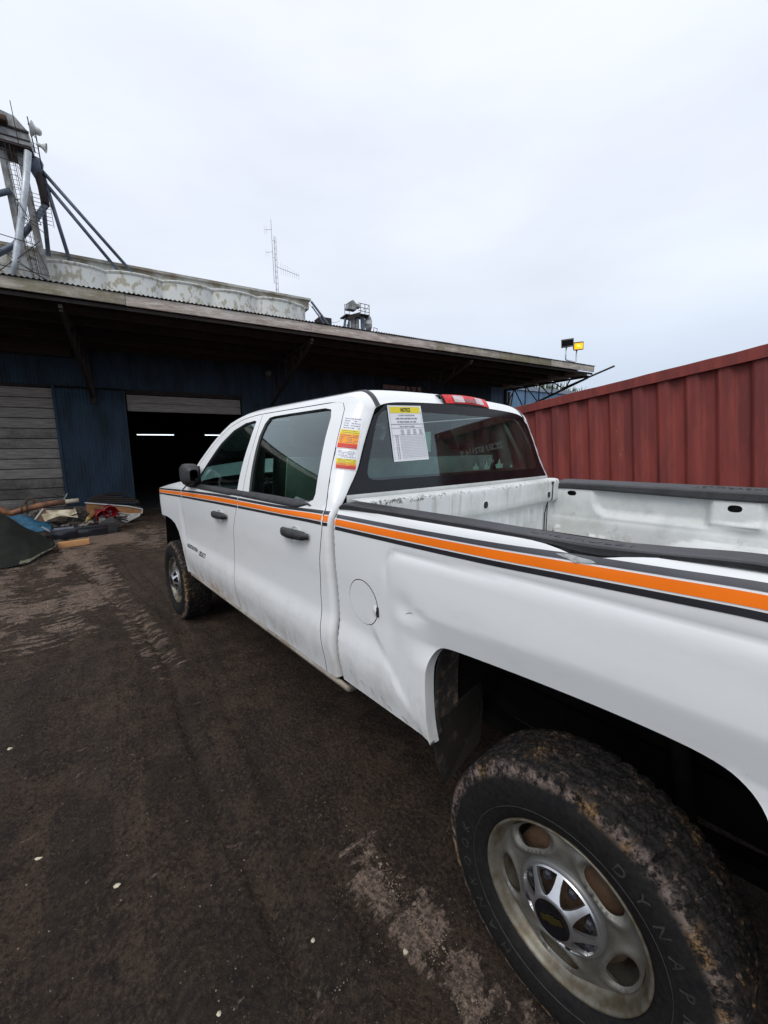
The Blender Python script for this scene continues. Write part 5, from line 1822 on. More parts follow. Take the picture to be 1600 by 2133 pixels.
# second blue shed beyond the corner, weeds on its roof
sh = bthing('blue_shed', 'lighter blue corrugated shed behind the canopy corner with grey roof edge', 'shed', 14.6, 5, 0)
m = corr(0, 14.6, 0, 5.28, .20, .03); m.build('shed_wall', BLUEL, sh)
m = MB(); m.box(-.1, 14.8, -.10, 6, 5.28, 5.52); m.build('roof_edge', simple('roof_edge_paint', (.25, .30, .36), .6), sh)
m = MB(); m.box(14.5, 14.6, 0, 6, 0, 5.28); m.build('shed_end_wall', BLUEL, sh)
WEED = simple('weed_leaf', (.085, .13, .04), .8, var=.5)
o = bthing('roof_weeds', 'green weeds growing along the shed roof edge', 'weeds', 14.6, 5, 5.5)
m = MB()
for i in range(420):
    x = rnd.uniform(6.0, 13.6); y = rnd.uniform(.1, 2.5); h_ = rnd.uniform(.25, .75) * (1.3 if 8 < x < 11.5 else .8)
    dx, dy = rnd.uniform(-.25, .25), rnd.uniform(-.2, .2); w_ = rnd.uniform(.015, .04)
    m.add([(x - w_, y, 0), (x + w_, y, 0), (x + dx * .5 + w_, y + dy * .5, h_ * .6), (x + dx * .5 - w_, y + dy * .5, h_ * .6), (x + dx, y + dy, h_)], [(0, 1, 2, 3), (3, 2, 4)])
m.build('weed_stalk', WEED, o, kind='stuff')

# ------------------------------------------------------------------ concrete silos
SY = 40.0
silo = bthing('grain_silo', 'row of joined white concrete grain silos with scalloped wall and top slab', 'grain silo', 0, SY, 0)
P_ = 5.08
def silo_pt(x):
    x0 = 3.46
    return ((x - x0) / P_) % 1.0
m = MB(); vs = []
xs = np.arange(-12, 18.7, .22)
zlev = [0, 8, 14, 17, 18.6, 19.4, 19.85, 20.05]
XE = 18.7
def silo_y(x):
    ph = silo_pt(x); c = abs(2 * ph - 1)
    return -(1.3 * math.sqrt(max(0, 1 - (c * .93) ** 2)) - .4)
cols = [(x, silo_y(x)) for x in xs]
# rounded last bin at the right end
for t in np.linspace(0, 1, 12)[1:]:
    a = t * math.pi / 2
    cols.append((18.7 + 2.2 * math.sin(a), silo_y(18.5) + 5.0 * (1 - math.cos(a))))
for z in zlev:
    for x, y in cols:
        f = 1 + .0 * z
        vs.append((x, y, z))
k = len(cols)
m.add(vs, [(j * k + i, j * k + i + 1, (j + 1) * k + i + 1, (j + 1) * k + i) for j in range(len(zlev) - 1) for i in range(k - 1)], True)
body = m.build('silo_wall', CONC, silo)
# thin flared lip following the scallops
m = MB(); vs = []
for x, y in cols: vs += [(x, y - .02, 19.95), (x + 0, y - .16, 20.12), (x, y - .16, 20.22), (x, y + 1.5, 20.22)]
m.add(vs, [(4 * i + j, 4 * (i + 1) + j, 4 * (i + 1) + j + 1, 4 * i + j + 1) for i in range(k - 1) for j in range(3)], True)
m.build('silo_lip', CONC, silo)
m = MB(); m.box(-12, 20.7, .9, 9.5, 20.20, 21.25); m.box(-12, 20.95, .65, 9.7, 21.25, 21.50); m.build('top_slab', CONC2, silo)
m = MB(); m.box(18.5, 21.8, 3.2, 9, 0, 19.2); m.build('end_bin', CONC2, silo)
m = MB(); m.bar((21.0, .8, 21.2), (23.4, .5, 18.4), .22); m.bar((21.1, .8, 20.6), (22.6, .5, 18.6), .14); m.build('spout_tube', GALVD, silo)
m = MB(); m.box(22.6, 24.4, 2, 4, 17, 19.9); m.build('roof_hut', RUSTB, silo)

# radio mast on the silos
mast = bthing('radio_mast', 'thin lattice radio mast with yagi aerials on the silo roof', 'radio mast', 16.9, 42, 21.5)
m = MB()
for dx, dy in ((-.16, 0), (.16, 0), (0, .22)): m.tube([(dx, dy, 0), (dx * .8, dy * .8, 7.2)], .022, 5)
z = 0
while z < 7.0:
    m.bar((-.16, 0, z), (.16, 0, z + .35), .018); m.bar((.16, 0, z), (-.16, 0, z + .35), .018); m.bar((-.16, 0, z), (0, .22, z + .35), .018); z += .7
m.build('lattice', GREYM, mast)
m = MB(); m.tube([(-.35, 0, 1.5), (-.42, 0, 9.0)], .030, 5); m.tube([(-.35, 0, 4.6), (0, 0, 4.6)], .02, 5); m.tube([(-.35, 0, 6.6), (0, 0, 6.6)], .02, 5); m.build('whip_pole', GREYM, mast)
m = MB(); m.tube([(.1, 0, 3.55), (2.9, -.2, 3.0)], .028, 5)
for t in np.linspace(.18, 1, 9):
    h_ = .75 - .28 * t; m.tube([(.1 + 2.8 * t, -.2 * t, 3.55 - .55 * t - h_), (.1 + 2.8 * t, -.2 * t, 3.55 - .55 * t + h_)], .010, 4)
m.build('yagi_aerial', GREYM, mast)
for z, L_ in ((7.6, -1.3), (5.0, -1.25)):
    m = MB(); m.tube([(-.4, 0, z + .25), (L_, 0, z)], .022, 5)
    for x in (L_, L_ + .3): m.tube([(x, 0, z - .45), (x, 0, z + .5)], .009, 4)
    m.build('dipole_arm', GREYM, mast)
# sagging wire from the silos to the far elevator
o = bthing('overhead_wire', 'thin wire sagging from the silo end to the distant elevator', 'wire', 21, 42, 21.4)
m = MB(); A = Vector((0, 0, 0)); B = Vector((28, 48, 15.5))
m.tube([A.lerp(B, t) + Vector((0, 0, -6 * 4 * t * (1 - t) * .35)) for t in np.linspace(0, 1, 24)], .035, 4); m.build('wire_strand', BLACK, o)

# ------------------------------------------------------------------ bucket elevator tower on the left
ty = SY - 2
tw = bthing('elevator_tower', 'grey grain elevator head with legs, ladder cage and spout tubes at left edge', 'elevator tower', 0, ty, 0)
m = MB()
m.poly([(-10.2, 0, 29.0), (-6.28, 0, 28.75), (-6.32, 0, 30.2), (-7.15, 0, 31.15), (-10.2, 0, 31.7)], (0, 2.2, 0))
head = m.build('head_housing', GREYM, tw)
m = MB(); m.box(-10.2, -6.25, -.12, 0, 30.02, 30.18); m.box(-10.2, -6.25, -.12, 0, 28.8, 28.95); m.box(-10.2, -6.22, -.06, 0, 29.35, 29.45); m.build('housing_band', RUSTB, head)
m = MB(); m.box(-9.2, -7.6, -.7, -.1, 30.15, 30.65, bev=.1); m.build('motor', RUST, head)
m = MB(); m.box(-10.4, -6.1, -.9, .2, 28.35, 28.55)
m.box(-10.4, -6.1, -.9, 2.3, 28.45, 28.50); m.build('work_platform', RUSTB, tw)
m = MB()
m.poly([(-8.62, 0, 28.5), (-8.12, 0, 28.5), (-7.30, 0, 17), (-7.9, 0, 17)], (0, .5, 0))
m.build('elevator_leg', GREYM, tw)
m = MB(); m.poly([(-7.35, 0, 28.6), (-6.88, 0, 28.6), (-6.05, 0, 17), (-6.6, 0, 17)], (0, .5, 0)); m.build('elevator_leg', GREYM, tw)
m = MB(); m.tube([(-6.35, -1.0, 28.0), (-6.9, -1.2, 24.6), (-8.1, -1.4, 18.9), (-8.6, -1.5, 16.5)], .27, 12); m.build('spout_tube', GALV, tw)
m = MB(); m.tube([(-8.0, -.3, 24.8), (-10.5, -.3, 23.4)], .24, 10); m.build('spout_tube', GALVD, tw)
m = MB(); m.tube([(-5.75, .5, 24.6), (-7.0, .5, 22.6), (-8.4, .5, 20.6), (-10.6, .5, 18.8)], .25, 10); m.build('spout_tube', GALVD, tw)
m = MB(); m.tube([(-6.2, .3, 28.3), (-5.9, .8, 26.2), (-5.75, .5, 24.6)], .33, 10); m.build('distributor', RUSTB, tw)
for a, b, r in (((-6.1, .6, 28.0), (.93, 1.8, 20.25), .17), ((-6.1, .8, 27.3), (-.39, 1.8, 20.25), .17), ((-5.75, .8, 27.6), (-4.45, 1.8, 20.1), .17), ((-5.9, .8, 27.6), (-6.2, 2, 20.7), .19)):
    m = MB(); m.tube([a, b], r, 8); m.build('spout_tube', GALVD, tw)
m = MB()
m.lathe([(.0, .5), (.5, .3), (.62, 0), (.5, -.7), (.2, -1.3)], 14, axis='z', c=(-6.15, .6, 28.1)); m.build('distributor', GALVD, tw)
# ladder with safety hoops
m = MB()
for x in (-7.95, -7.55): m.tube([(x, -.3, 28.4), (x + .78, -.3, 17.5)], .025, 4)
z = 17.8
while z < 28.3:
    dx = (28.4 - z) / 10.9 * .78; m.bar((-7.95 + dx, -.3, z), (-7.55 + dx, -.3, z), .025); z += .38
z = 18.2
while z < 28.3:
    dx = (28.4 - z) / 10.9 * .78; c = -7.75 + dx
    m.tube([(c + .42 * math.cos(t), -.3 - .75 * math.sin(t), z) for t in np.linspace(0, math.pi, 8)], .022, 4); z += .95
for t in (.5, 1.2, 1.9, 2.6): m.tube([(-7.75 + .42 * math.cos(t), -.3 - .75 * math.sin(t), 28.2), (-6.97 + .42 * math.cos(t), -.3 - .75 * math.sin(t), 18)], .014, 4)
m.build('caged_ladder', RUSTB, tw)
# guardrail bars round the tower
for (a, b) in (((-10.2, -1.6, 20.7), (-6.6, -1.6, 20.15)), ((-6.6, -1.6, 20.15), (-8.0, -1.6, 18.7)), ((-6.6, -1.6, 20.15), (-6.25, -1.6, 20.55)), ((-6.6, -1.6, 20.1), (-5.9, -1.6, 17.9)),
              ((-9.9, -1.6, 19.8), (-5.6, -1.6, 16.9)), ((-9.5, -1.6, 18.0), (-5.8, -1.6, 17.7)), ((-8.0, -1.6, 18.8), (-9.6, -1.6, 17.2)), ((-7.9, -1.6, 18.3), (-5.5, -1.6, 17.0)),
              ((-7.2, -1.6, 22.3), (-5.7, -1.6, 21.2)), ((-7.4, -1.6, 23.6), (-7.6, -1.6, 22.3)), ((-7.9, -1.6, 24.4), (-6.6, -1.6, 21.8)), ((-6.6, -1.6, 24.4), (-6.0, -1.6, 21.9)),
              ((-7.3, -1.6, 16.0), (-6.5, -1.6, 16.6)), ((-6.85, -1.6, 22.2), (-6.0, -1.6, 21.9)), ((-8.2, -1.6, 16.6), (-6.9, -1.6, 16.3)), ((-6.9, -1.6, 16.2), (-6.6, -1.6, 14.5)), ((-8.1, -1.6, 14.9), (-6.7, -1.6, 16.6))):
    m = MB(); m.bar(a, b, .055); m.build('guard_rail', RUSTB, tw)
m = MB()
for z in np.arange(22.6, 25.2, .33): m.bar((-6.6, -.6, z), (-5.3, -.6, z - .12), .035)
for x in (-6.5, -5.9, -5.3): m.bar((x, -.6, 25.0), (x + .1, -.6, 22.3), .04)
m.build('side_ladder', RUSTB, tw)
for z in (27.6, 28.1, 26.9):
    m = MB(); m.bar((-8.6, -.5, z + .35), (-6.2, -.5, z), .05)
    if z != 26.9: m.build('guard_rail', RUSTB, tw)
m.build('guard_rail', RUSTB, tw)
m = MB(); m.tube([(-7.25, -.3, 32.1), (-7.0, -.3, 28.4)], .03, 4); m.tube([(-6.2, -.2, 31.3), (-5.95, -.2, 28.5)], .045, 4); m.tube([(-5.75, -.2, 30.0), (-5.6, -.2, 27.3)], .05, 5)
for z in (29.3, 29.0, 28.6, 28.2): m.bar((-6.1, -.2, z), (-5.7, -.2, z - .1), .03)
m.tube([(-6.2, -.3, 30.7), (-5.8, -.3, 29.7)], .035, 4); m.build('aerial_rod', RUSTB, tw)
hn = bthing('warning_horn', 'large white horn speaker on the elevator head, upper of two', 'horn speaker', -5.72, ty - .4, 30.25, 'horns on the elevator tower')
mx = Matrix.Rotation(R(12), 4, 'Y')
def hlathe(prof, mx):
    m = MB(); m.lathe(prof, 20, axis='x'); m.v = [tuple(mx @ Vector(v)) for v in m.v]; return m
hlathe([(.62, -.28), (.58, -.22), (.35, -.05), (.28, .05)], mx).build('horn_bell', SIGNALW, hn)
hlathe([(.28, .0), (.30, .15), (.27, .32), (.16, .44), (0, .46)], mx).build('horn_driver', SIGNALW, hn)
hn = bthing('warning_horn', 'smaller white horn speaker facing right on the elevator, lower of two', 'horn speaker', -5.45, ty - .4, 29.1, 'horns on the elevator tower')
hlathe([(.40, .38), (.37, .34), (.20, .12), (.14, 0)], mx).build('horn_bell', SIGNALW, hn)
hlathe([(.14, 0), (.15, -.15), (.10, -.32), (0, -.34)], mx).build('horn_driver', SIGNALW, hn)

# ------------------------------------------------------------------ distant elevator
fe = bthing('far_elevator', 'distant grain elevator head with railed platforms above the canopy roof', 'elevator tower', 0, 90, 0)
m = MB()
m.poly([(50.0, 0, 38.9), (52.6, 0, 38.9), (52.9, 0, 40.2), (51.6, 0, 41.3), (50.4, 0, 40.6)], (0, 2, 0)); m.box(52.4, 53.6, -.2, 1, 39.4, 40.5, bev=.2); m.build('head_housing', GREYM, fe)
m = MB(); m.box(49.0, 53.4, -1, 3, 36.9, 37.15); m.poly([(49.2, -1, 36.0), (50, -1, 37), (53.2, -1, 38.2), (53.0, -1, 37.4), (50.2, -1, 35.6)], (0, .3, 0)); m.box(53.3, 56.0, -1, 3, 37.6, 37.85); m.build('work_platform', RUSTB, fe)
m = MB(); m.box(51.0, 51.9, 0, .8, 20, 37); m.build('elevator_leg', GREYM, fe)
m = MB(); m.box(52.3, 53.3, 0, .8, 20, 37); m.build('elevator_leg', GREYM, fe)
m = MB(); m.box(54.1, 55.0, 0, .8, 20, 37.5); m.build('elevator_leg', GALVD, fe)
m = MB(); m.bar((49.2, 0, 36.2), (48.2, 0, 30), .5); m.bar((50.4, 0, 36.2), (48.4, 0, 30), .35); m.bar((50.3, 0, 36), (50.3, 0, 30), .3); m.bar((48.8, 0, 34.8), (50.4, 0, 34.4), .15); m.bar((48.4, 0, 32.4), (50.6, 0, 32.2), .15); m.build('tower_frame', GALVD, fe)
m = MB()
for x in (53.3, 54.6, 55.9): m.bar((x, -1, 37.7), (x, -1, 40.3), .12)
for z in (38.4, 39.3, 40.3): m.bar((52.6, -1, z + .1), (55.9, -1, z), .12)
m.bar((53.3, -1, 38.4), (54.6, -1, 39.3), .08); m.bar((54.6, -1, 38.4), (55.9, -1, 40.3), .08)
m.build('guard_rail', RUSTB, fe); m = MB()
for x in (48.6, 49.9): m.bar((x, -1, 36.9), (x, -1, 39.4), .10)
m.bar((48.6, -1, 39.2), (50.2, -1, 40), .1); m.bar((48.6, -1, 38.2), (50.0, -1, 38.2), .1)
m.build('guard_rail', RUSTB, fe)
m = MB()
for x in (57.2, 58.3): m.bar((x, -1, 32.6), (x, -1, 34.8), .1)
m.bar((57.2, -1, 34.8), (58.3, -1, 34.6), .1); m.build('guard_rail', RUSTB, fe)
m = MB(); m.lathe([(0, 3.9), (.7, 3.5), (1.0, 2.6), (1.0, .8), (.5, -.4), (0, -.6)], 16, axis='z', c=(56.4, .5, 34.3)); m.build('dust_cyclone', GREYM, fe)
m = MB(); m.lathe([(1.02, 1.5), (1.03, 2.4)], 16, axis='z', c=(56.4, .5, 34.3)); m.build('cyclone_band', SIGNALW, fe)
m = MB(); m.box(55.6, 57.4, 0, 1.5, 30, 33.6, bev=.2); m.box(50.8, 57, -.5, 1.5, 30.2, 31.4); m.build('lower_housing', GREYM, fe)

# ------------------------------------------------------------------ shipping container
CT = thing('shipping_container', 'dull red corrugated shipping container beyond the truck bed, tilted slightly', 'shipping container', (.26, -3.34, 2.585), (0, R(5.8), R(-10.1)))
X0, X1 = -2.04, 10.15
HC = 2.896
PT = .278
src = None
def cprof(x):
    ph = ((x - .06) / PT) % 1.0
    return -.046 * (sst(.0, .22, ph) - sst(.5, .72, ph))
def cpanel(n_c):
    m = MB(); vs = []
    n_ = n_c * 16
    for i in range(n_ + 1):
        x = PT * n_c * i / n_
        for z in (-HC + .16, -1.2, -.11): vs.append((x, cprof(x + .06) - .012, z))
    m.add(vs, [(3 * i + j, 3 * i + j + 1, 3 * i + 3 + j + 1, 3 * i + 3 + j) for i in range(n_) for j in range(2)], False)
    return m
x = .06 - PT * 7.0; i = 0
while x < X1 - .2:
    if src is None: src = cpanel(4).build('side_panel', CONTR, CT); o = src
    else: o = inst(src, 'side_panel', CT)
    o.location = (x, 0, 0); x += PT * 4; i += 1
m = MB()
xs = np.arange(X0 + .05, X1, .2); vs = []
rr_ = random.Random(5)
for x in xs:
    d = rr_.uniform(-.004, .004)
    for y, z in ((-.03, -.118), (.018, -.116), (.020, -.004 + d), (.012, .0 + d), (-.06, .004 + d)): vs.append((x, y, z))
m.add(vs, [(5 * i + j, 5 * i + j + 1, 5 * i + 5 + j + 1, 5 * i + 5 + j) for i in range(len(xs) - 1) for j in range(4)], False)
m.build('top_rail', CONTR, CT)
m = MB(); m.box(X0, X1, -.05, .018, -HC, -HC + .17); m.build('bottom_rail', CONTR, CT)
for x in (X0, X1 - .16):
    m = MB(); m.box(x, x + .16, -.14, .02, -HC, -.12); m.build('corner_post', CONTR, CT)
    for z in (-.118, -HC):
        m = MB(); m.box(x - .005, x + .175, -.16, .026, z, z + .118, bev=.008); m.build('corner_casting', CONTR, CT)
m = MB(); m.box(X0 + .05, X1, -2.43, -.06, -.03, -.012); m.build('roof_panel', CONTR, CT)
m = MB(); m.box(X0 + .02, X0 + .06, -2.43, -.02, -HC, -.02)
m.box(X1 - .06, X1 - .02, -2.43, -.02, -HC, -.02); m.box(X0, X1, -2.45, -2.41, -HC, 0); m.build('end_panel', CONTR, CT)
m = MB()
tv, tf = text_mesh('ZCSU 872116 9', .125, 0, .95, .001)
m.add([(-1.19 - v.x, .0 + .004, -.42 + v.y) for v in tv], tf)
tv, tf = text_mesh('45G1', .125, 0, .95, .001)
m.add([(-1.12 - v.x, .004, -.62 + v.y) for v in tv], tf)
m.build('code_lettering', CONTW, CT)
# ------------------------------------------------------------------ heap of scrap by the plank door
def W3(x, y, z): return (x, y, z)
# rubber mat draped over the heap
o = thing('rubber_mat', 'dark green-grey rubber mat draped over the scrap heap, edge curling up', 'mat', (8.2, 2.2, 0))
L0 = Vector((8.2, 2.2, 0))
m = MB()
def matpt(u, v):
    # u: ridge(0) .. foot(1) ; v: left .. right
    ridge = [Vector((8.9, 3.5, 1.35)), Vector((8.7, 2.52, .83)), Vector((8.6, 2.30, .62)), Vector((8.6, 2.10, .43)), Vector((8.62, 1.90, .25)), Vector((8.62, 1.72, .11))]
    foot = [Vector((7.5, 3.4, .0)), Vector((7.62, 2.6, .0)), Vector((7.60, 2.34, .0)), Vector((7.68, 2.10, .02)), Vector((8.02, 1.95, .05)), Vector((8.45, 1.73, .07))]
    t = v * 5; i = min(int(t), 4); f = t - i
    a = ridge[i].lerp(ridge[i + 1], f); b = foot[i].lerp(foot[i + 1], f)
    p = a.lerp(b, u)
    p.z += .012 * math.sin(math.pi * u) * (1 - v) + .012 * math.sin(v * 19) * (1 - u)
    c = sst(.90, 1.0, v)
    p.z += .075 * c * math.sin(math.pi * min(1, u * 1.05)); p.y += .03 * c
    return p - L0
m.grid(matpt, 24, 40)
sheet = m.build('mat_sheet', simple('mossy_rubber', (.020, .022, .018), .95, spec=.15, col2=(.014, .015, .013), scale=4, bmp=.15), o)
m = MB(); vs = []
for i in range(41):
    p = matpt(i / 40, 1.0); q = matpt(i / 40, .985)
    vs += [p + Vector((0, -.0, .004)), q + Vector((0, 0, .006)), p + Vector((0, .0, -.018))]
m.add(vs, [(3 * i, 3 * i + 1, 3 * i + 4, 3 * i + 3) for i in range(40)] + [(3 * i, 3 * i + 3, 3 * i + 5, 3 * i + 2) for i in range(40)], True)
for i in range(45):
    a_, b_ = .50 + i * .0111, .50 + (i + 1) * .0111
    w1 = .955 - .03 * abs(math.sin(i * 1.7)); 
    m.add([matpt(1, a_) + Vector((-.012, 0, .004)), matpt(1, b_) + Vector((-.012, 0, .004)), matpt(w1, b_) + Vector((0, 0, .008)), matpt(w1, a_) + Vector((0, 0, .008))], [(0, 1, 2, 3)])
m.build('frayed_edge', simple('frayed_edge', (.17, .165, .11), .9, col2=(.04, .042, .032), scale=14), sheet)
# body of the mat's underside / heap core
m = MB()
def heap(u, v):
    a = u * 2 * math.pi; r = v
    x = 11.25 + 1.35 * r * math.cos(a); y = 1.30 + 1.15 * r * math.sin(a)
    h_ = .38 * (1 - r ** 2.2) * (1 + .25 * mnoise.noise((x * 2, y * 2, 0))) + .05 * mnoise.noise((x * 7, y * 7, 3))
    return (x, y, h_ + gh(x, y) * 0 - .02 * (v > .98))
m.grid(heap, 60, 16); m.build('scrap_heap', simple('heap_rubble', (.035, .03, .026), .95, col2=(.12, .10, .08), scale=9, bmp=.6), kind='stuff')

o = thing('timber_block', 'short pale sawn timber lying on the ground in front of the heap', 'timber', (8.62, 1.49, .055), (R(2), R(3), R(81)))
m = MB(); m.box(-.225, .225, -.06, .06, -.05, .05, bev=.004); m.build('timber_beam', WOODP, o); m = MB(); m.box(-.2255, -.2252, -.055, .055, -.045, .045); m.build('end_grain', WOODP, o)

o = thing('rusty_duct', 'long orange-brown rusty exhaust duct lying on top of the scrap heap', 'exhaust pipe', (10.2, 2.0, .6))
DUCT = simple('orange_rust_duct', (.34, .15, .065), .75, col2=(.12, .06, .04), scale=5, bmp=.3)
m = MB(); m.tube([Vector(p) - Vector((10.2, 2.0, .6)) for p in ((10.2, 2.9, .72), (10.2, 2.50, .64), (10.2, 2.41, .55), (10.2, 2.30, .52), (10.2, 2.14, .56), (10.2, 1.95, .61), (10.25, 1.7, .645), (10.25, 1.48, .655))], [.07, .065, .06, .055, .055, .060, .058, .055], 14); m.build('duct_tube', DUCT, o)
m = MB(); m.tube([Vector(p) - Vector((10.2, 2.0, .6)) for p in ((10.25, 1.47, .655), (10.25, 1.36, .66), (10.25, 1.24, .67))], [.048, .05, .045], 12); m.build('pale_sleeve', simple('cream_sleeve', (.50, .44, .34), .7, var=.4, scale=15), o)
m = MB()
for y in (2.08, 2.16): m.tube([(0 + .085 * math.cos(t), y - 2.0, -.02 + .085 * math.sin(t)) for t in np.linspace(0, 2 * math.pi, 13)], .014, 6)
m.tube([(0, .09, .05), (0, .085, .12), (.0, .05, .165), (0, -.02, .16), (0, -.05, .11), (0, -.02, .08)], .022, 8); m.build('rusty_clamp', RUST, o)

o = thing('cream_sheet', 'torn cream sheet of card lying on the dark heap', 'sheet', (9.8, 1.57, .45))
m = MB(); m.grid(lambda u, v: Vector((9.75 + .22 * v, 1.84 - .52 * u + .06 * v - .05 * v * u, .345 + .20 * v * (1 - .15 * u) + .055 * math.sin(u * 4) * (1 - v) + .06 * u * (1 - v))) - Vector((9.8, 1.57, .45)), 16, 8)
m.build('sheet_face', simple('cream_card', (.62, .56, .42), .8, col2=(.26, .21, .13), scale=5), o)
m = MB(); m.tube([(-.06, .27, -.11), (-.05, .0, -.11), (0, -.2, -.02), (.02, -.28, .0)], .012, 6); m.build('rolled_edge', WOODD, o)
o = thing('blue_tarp', 'bright blue crumpled tarp tucked behind the rubber mat', 'tarp', (9.6, 2.08, .38))
m = MB(); m.grid(lambda u, v: Vector((9.55 + .30 * v, 2.42 - .66 * u, .20 + (.36 - .22 * u) * v + .04 * math.sin(u * 9 + v * 4) * v)) - Vector((9.6, 2.08, .38)), 24, 10)
m.build('tarp_cloth', simple('blue_tarp_cloth', (.015, .11, .20), .7, var=.5, scale=10), o)
m = MB(); m.tube([(-.05, -.18, -.10), (-.06, -.33, -.24), (-.08, -.36, -.30)], .02, 6); m.build('tarp_hem', simple('white_hem', (.22, .24, .27), .6), o)
o = thing('bent_bracket', 'white edged bent metal bracket standing left of the cream sheet', 'metal bracket', (9.9, 1.88, .45))
m = MB(); m.poly([(0, .10, -.07), (0, -.03, .13), (.0, -.09, .13), (0, -.06, -.13), (0, .0, -.15)], (.02, 0, 0)); m.build('bracket_face', simple('tan_face', (.30, .18, .11), .8, var=.4), o)
m = MB(); m.bar((-.005, .11, -.07), (-.005, -.04, .14), .025); m.build('bracket_edge', SIGNALW, o)
# brown board with white rim
o = thing('brown_panel', 'long brown board with white rim, pointed end by the garage opening', 'board', (10.6, .55, .35))
P_l = [(1.10, .56), (.30, .40), (.04, .31), (.06, .22), (.30, .24), (.60, .29), (1.10, .36)]
m = MB(); m.poly([(0, a - .55, b - .35) for a, b in P_l], (.03, 0, 0)); pf = m.build('board_face', PLY, o)
m = MB(); m.poly([(-.004, a - .55, b - .35) for a, b in [(.56, .30), (.30, .245), (.07, .225), (.10, .16), (.30, .07), (.50, -.01), (.58, .0)]], (.03, 0, 0)); m.build('white_lower_face', simple('chipped_white', (.55, .55, .52), .7, col2=(.36, .33, .28), scale=14, lo=.5, hi=.7), o)
m = MB()
for a, b in zip([(1.12, .575), (.30, .415), (.03, .32)], [(.30, .415), (.03, .32), (.055, .215)]): m.bar((-.012, a[0] - .55, a[1] - .35), (-.012, b[0] - .55, b[1] - .35), .022)
m.build('white_rim', SIGNALW, o)
# stack of shingle strips behind
o = thing('weathered_planks', 'stack of dark weathered planks against the blue wall', 'planks', (11.5, .45, .38))
for i, (y0, y1, z, t) in enumerate([(.55, -.50, .08, -.06), (.52, -.48, .125, -.06), (.46, -.40, .17, -.05), (.36, -.15, .21, -.02), (.55, -.5, .02, -.10), (.2, -.3, .235, .03)]):
    q = MB(); q.bar((0, y0, z + .05), (0, y1, z + t), .30, .035); q.build('weathered_plank', WOODD, o)
m = MB(); m.bar((-.1, -.35, -.12), (-.1, -.52, -.16), .2, .10); m.build('weathered_plank', WOODG, o)
# red tubs
REDT = mat_glass('red_plastic', (.5, .01, .02), .2); REDT = simple('red_tub', (.42, .012, .022), .25, var=.4, coat=.5)
for i, (y, z, r, lab) in enumerate([(.76, .43, .125, 'round red plastic tub lying on its side, the upper one'), (.92, .35, .13, 'dark red plastic tub half buried, the lower one')]):
    o = thing('red_tub', lab, 'tub', (9.9, y, z), (0, R(-12), R(4 + 14 * i)), 'red tubs on the heap')
    m = MB(); m.lathe([(r, -.09), (r * 1.06, -.09), (r * 1.06, -.075), (r * .98, -.07), (r * .82, .12), (0, .12)], 22, axis='x'); m.build('tub_shell', REDT, o)
    m = MB(); m.lathe([(r * .97, -.085), (r * .8, .10), (0, .10)], 22, axis='x'); m.build('tub_inside', REDT, o)
# black drawer unit
o = thing('black_drawer', 'long glossy black drawer unit lying at the front of the heap', 'drawer', (9.45, 1.33, .11), (0, 0, R(2)))
BG = simple('glossy_black', (.012, .013, .018), .25, var=.3, coat=.4)
m = MB(); m.box(-.02, .36, -.44, .46, -.16, .11, bev=.01); bx_ = m.build('drawer_body', BG, o)
m = MB(); m.box(-.034, -.021, -.42, .04, -.15, .05, bev=.004); m.box(-.034, -.021, .06, .45, -.15, .05, bev=.004); m.build('drawer_front', BG, bx_)
m = MB(); m.box(-.03, .05, .10, .40, .10, .125); m.build('blue_grey_lid', simple('blue_grey_plastic', (.22, .25, .32), .4), o)
m = MB(); m.poly([(0, -.40, -.10), (.0, -.62, -.05), (.35, -.62, .20), (.36, -.40, .12)], (0, 0, .02)); m.box(.0, .36, -.62, -.40, -.10, .09); m.build('side_flap', BLACK, o)
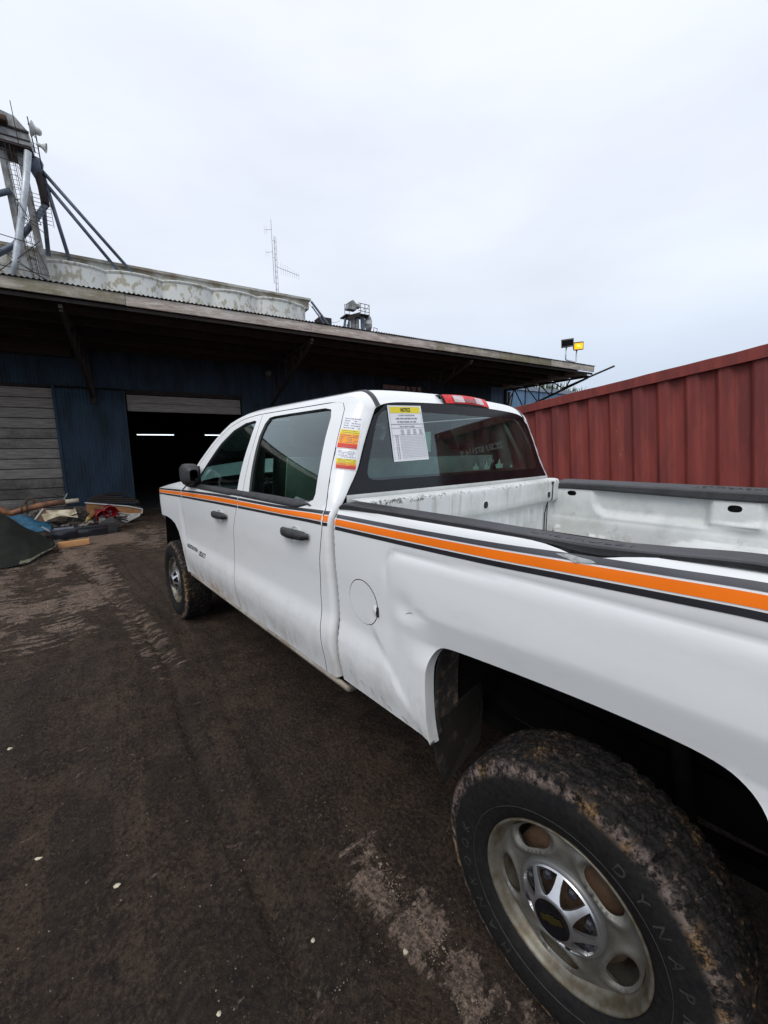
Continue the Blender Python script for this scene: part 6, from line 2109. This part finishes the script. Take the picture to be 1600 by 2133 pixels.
# rags and splintered wood
o = thing('grey_rag', 'crumpled grey rag hanging over the black drawer', 'rag', (9.52, 1.42, .16))
m = MB(); m.grid(lambda u, v: (.05 * math.sin(u * 9) * (1 - v) - .03 * v, .16 - .30 * u + .05 * math.sin(v * 5), .10 - .22 * v * (1 - abs(2 * u - 1)) + .03 * math.sin(u * 13)), 18, 12); m.build('rag_cloth', simple('rag_cloth', (.16, .14, .12), .95, var=.4, scale=20), o)
m = MB(); m.grid(lambda u, v: (-.02 + .03 * math.sin(v * 7), -.10 - .22 * u, .12 + .07 * u - .1 * v + .02 * math.sin(u * 11)), 10, 6); m.build('torn_strip', simple('rag_strip', (.22, .19, .16), .95, var=.4, scale=20), o)
o = thing('splintered_wood', 'splintered brown wood with yellow paint between rag and red tubs', 'wood', (9.9, 1.08, .30))
m = MB(); m.bar((0, .12, -.06), (.03, -.05, .14), .07, .05); m.build('splinter', PLY, o)
m = MB(); m.bar((-.04, .14, -.10), (-.03, .06, .04), .05, .04); m.build('yellow_piece', simple('yellow_piece', (.55, .42, .12), .7), o)
m = MB(); m.box(-.1, .02, -.22, -.10, -.14, .0, bev=.01); m.bar((0, -.1, .0), (0, -.35, .06), .05, .03); m.build('grey_piece', WOODG, o)
o = thing('dark_hose', 'thin black hose poking up behind the rusty duct', 'hose', (10.4, 1.5, .70))
m = MB(); m.tube([(0, .35, -.02), (0, .1, .02), (0, -.1, .03), (.0, .08, .09), (0, .14, .13)], .012, 6); m.build('hose_tube', BLACK, o); m = MB(); m.bar((0, -.02, .0), (0, -.09, .12), .02); m.build('metal_tag', GREYM, o)
# small scraps
rr2 = random.Random(21)
SC = [WOODD, WOODD, RUST, BLACK, WOODG]
scraps = [MB() for _ in SC]
for i in range(80):
    x = rr2.uniform(9.8, 11.2); y = rr2.uniform(.45, 2.2); z = .16 + .22 * max(0, 1 - ((x - 11.2) / 1.4) ** 2 - ((y - 1.3) / 1.2) ** 2)
    L_ = rr2.uniform(.10, .30); a = rr2.uniform(0, 3.1)
    MM = scraps[i % 5]
    MM.bar((x - L_ * math.cos(a) * .5, y - L_ * math.sin(a) * .5, z + .04 + rr2.uniform(-.05, .05)), (x + L_ * math.cos(a) * .5, y + L_ * math.sin(a) * .5, z + .04 + rr2.uniform(-.04, .08)), rr2.uniform(.03, .10), rr2.uniform(.015, .05))
for mm, mt in zip(scraps, SC): mm.build('loose_scraps', mt, kind='stuff')
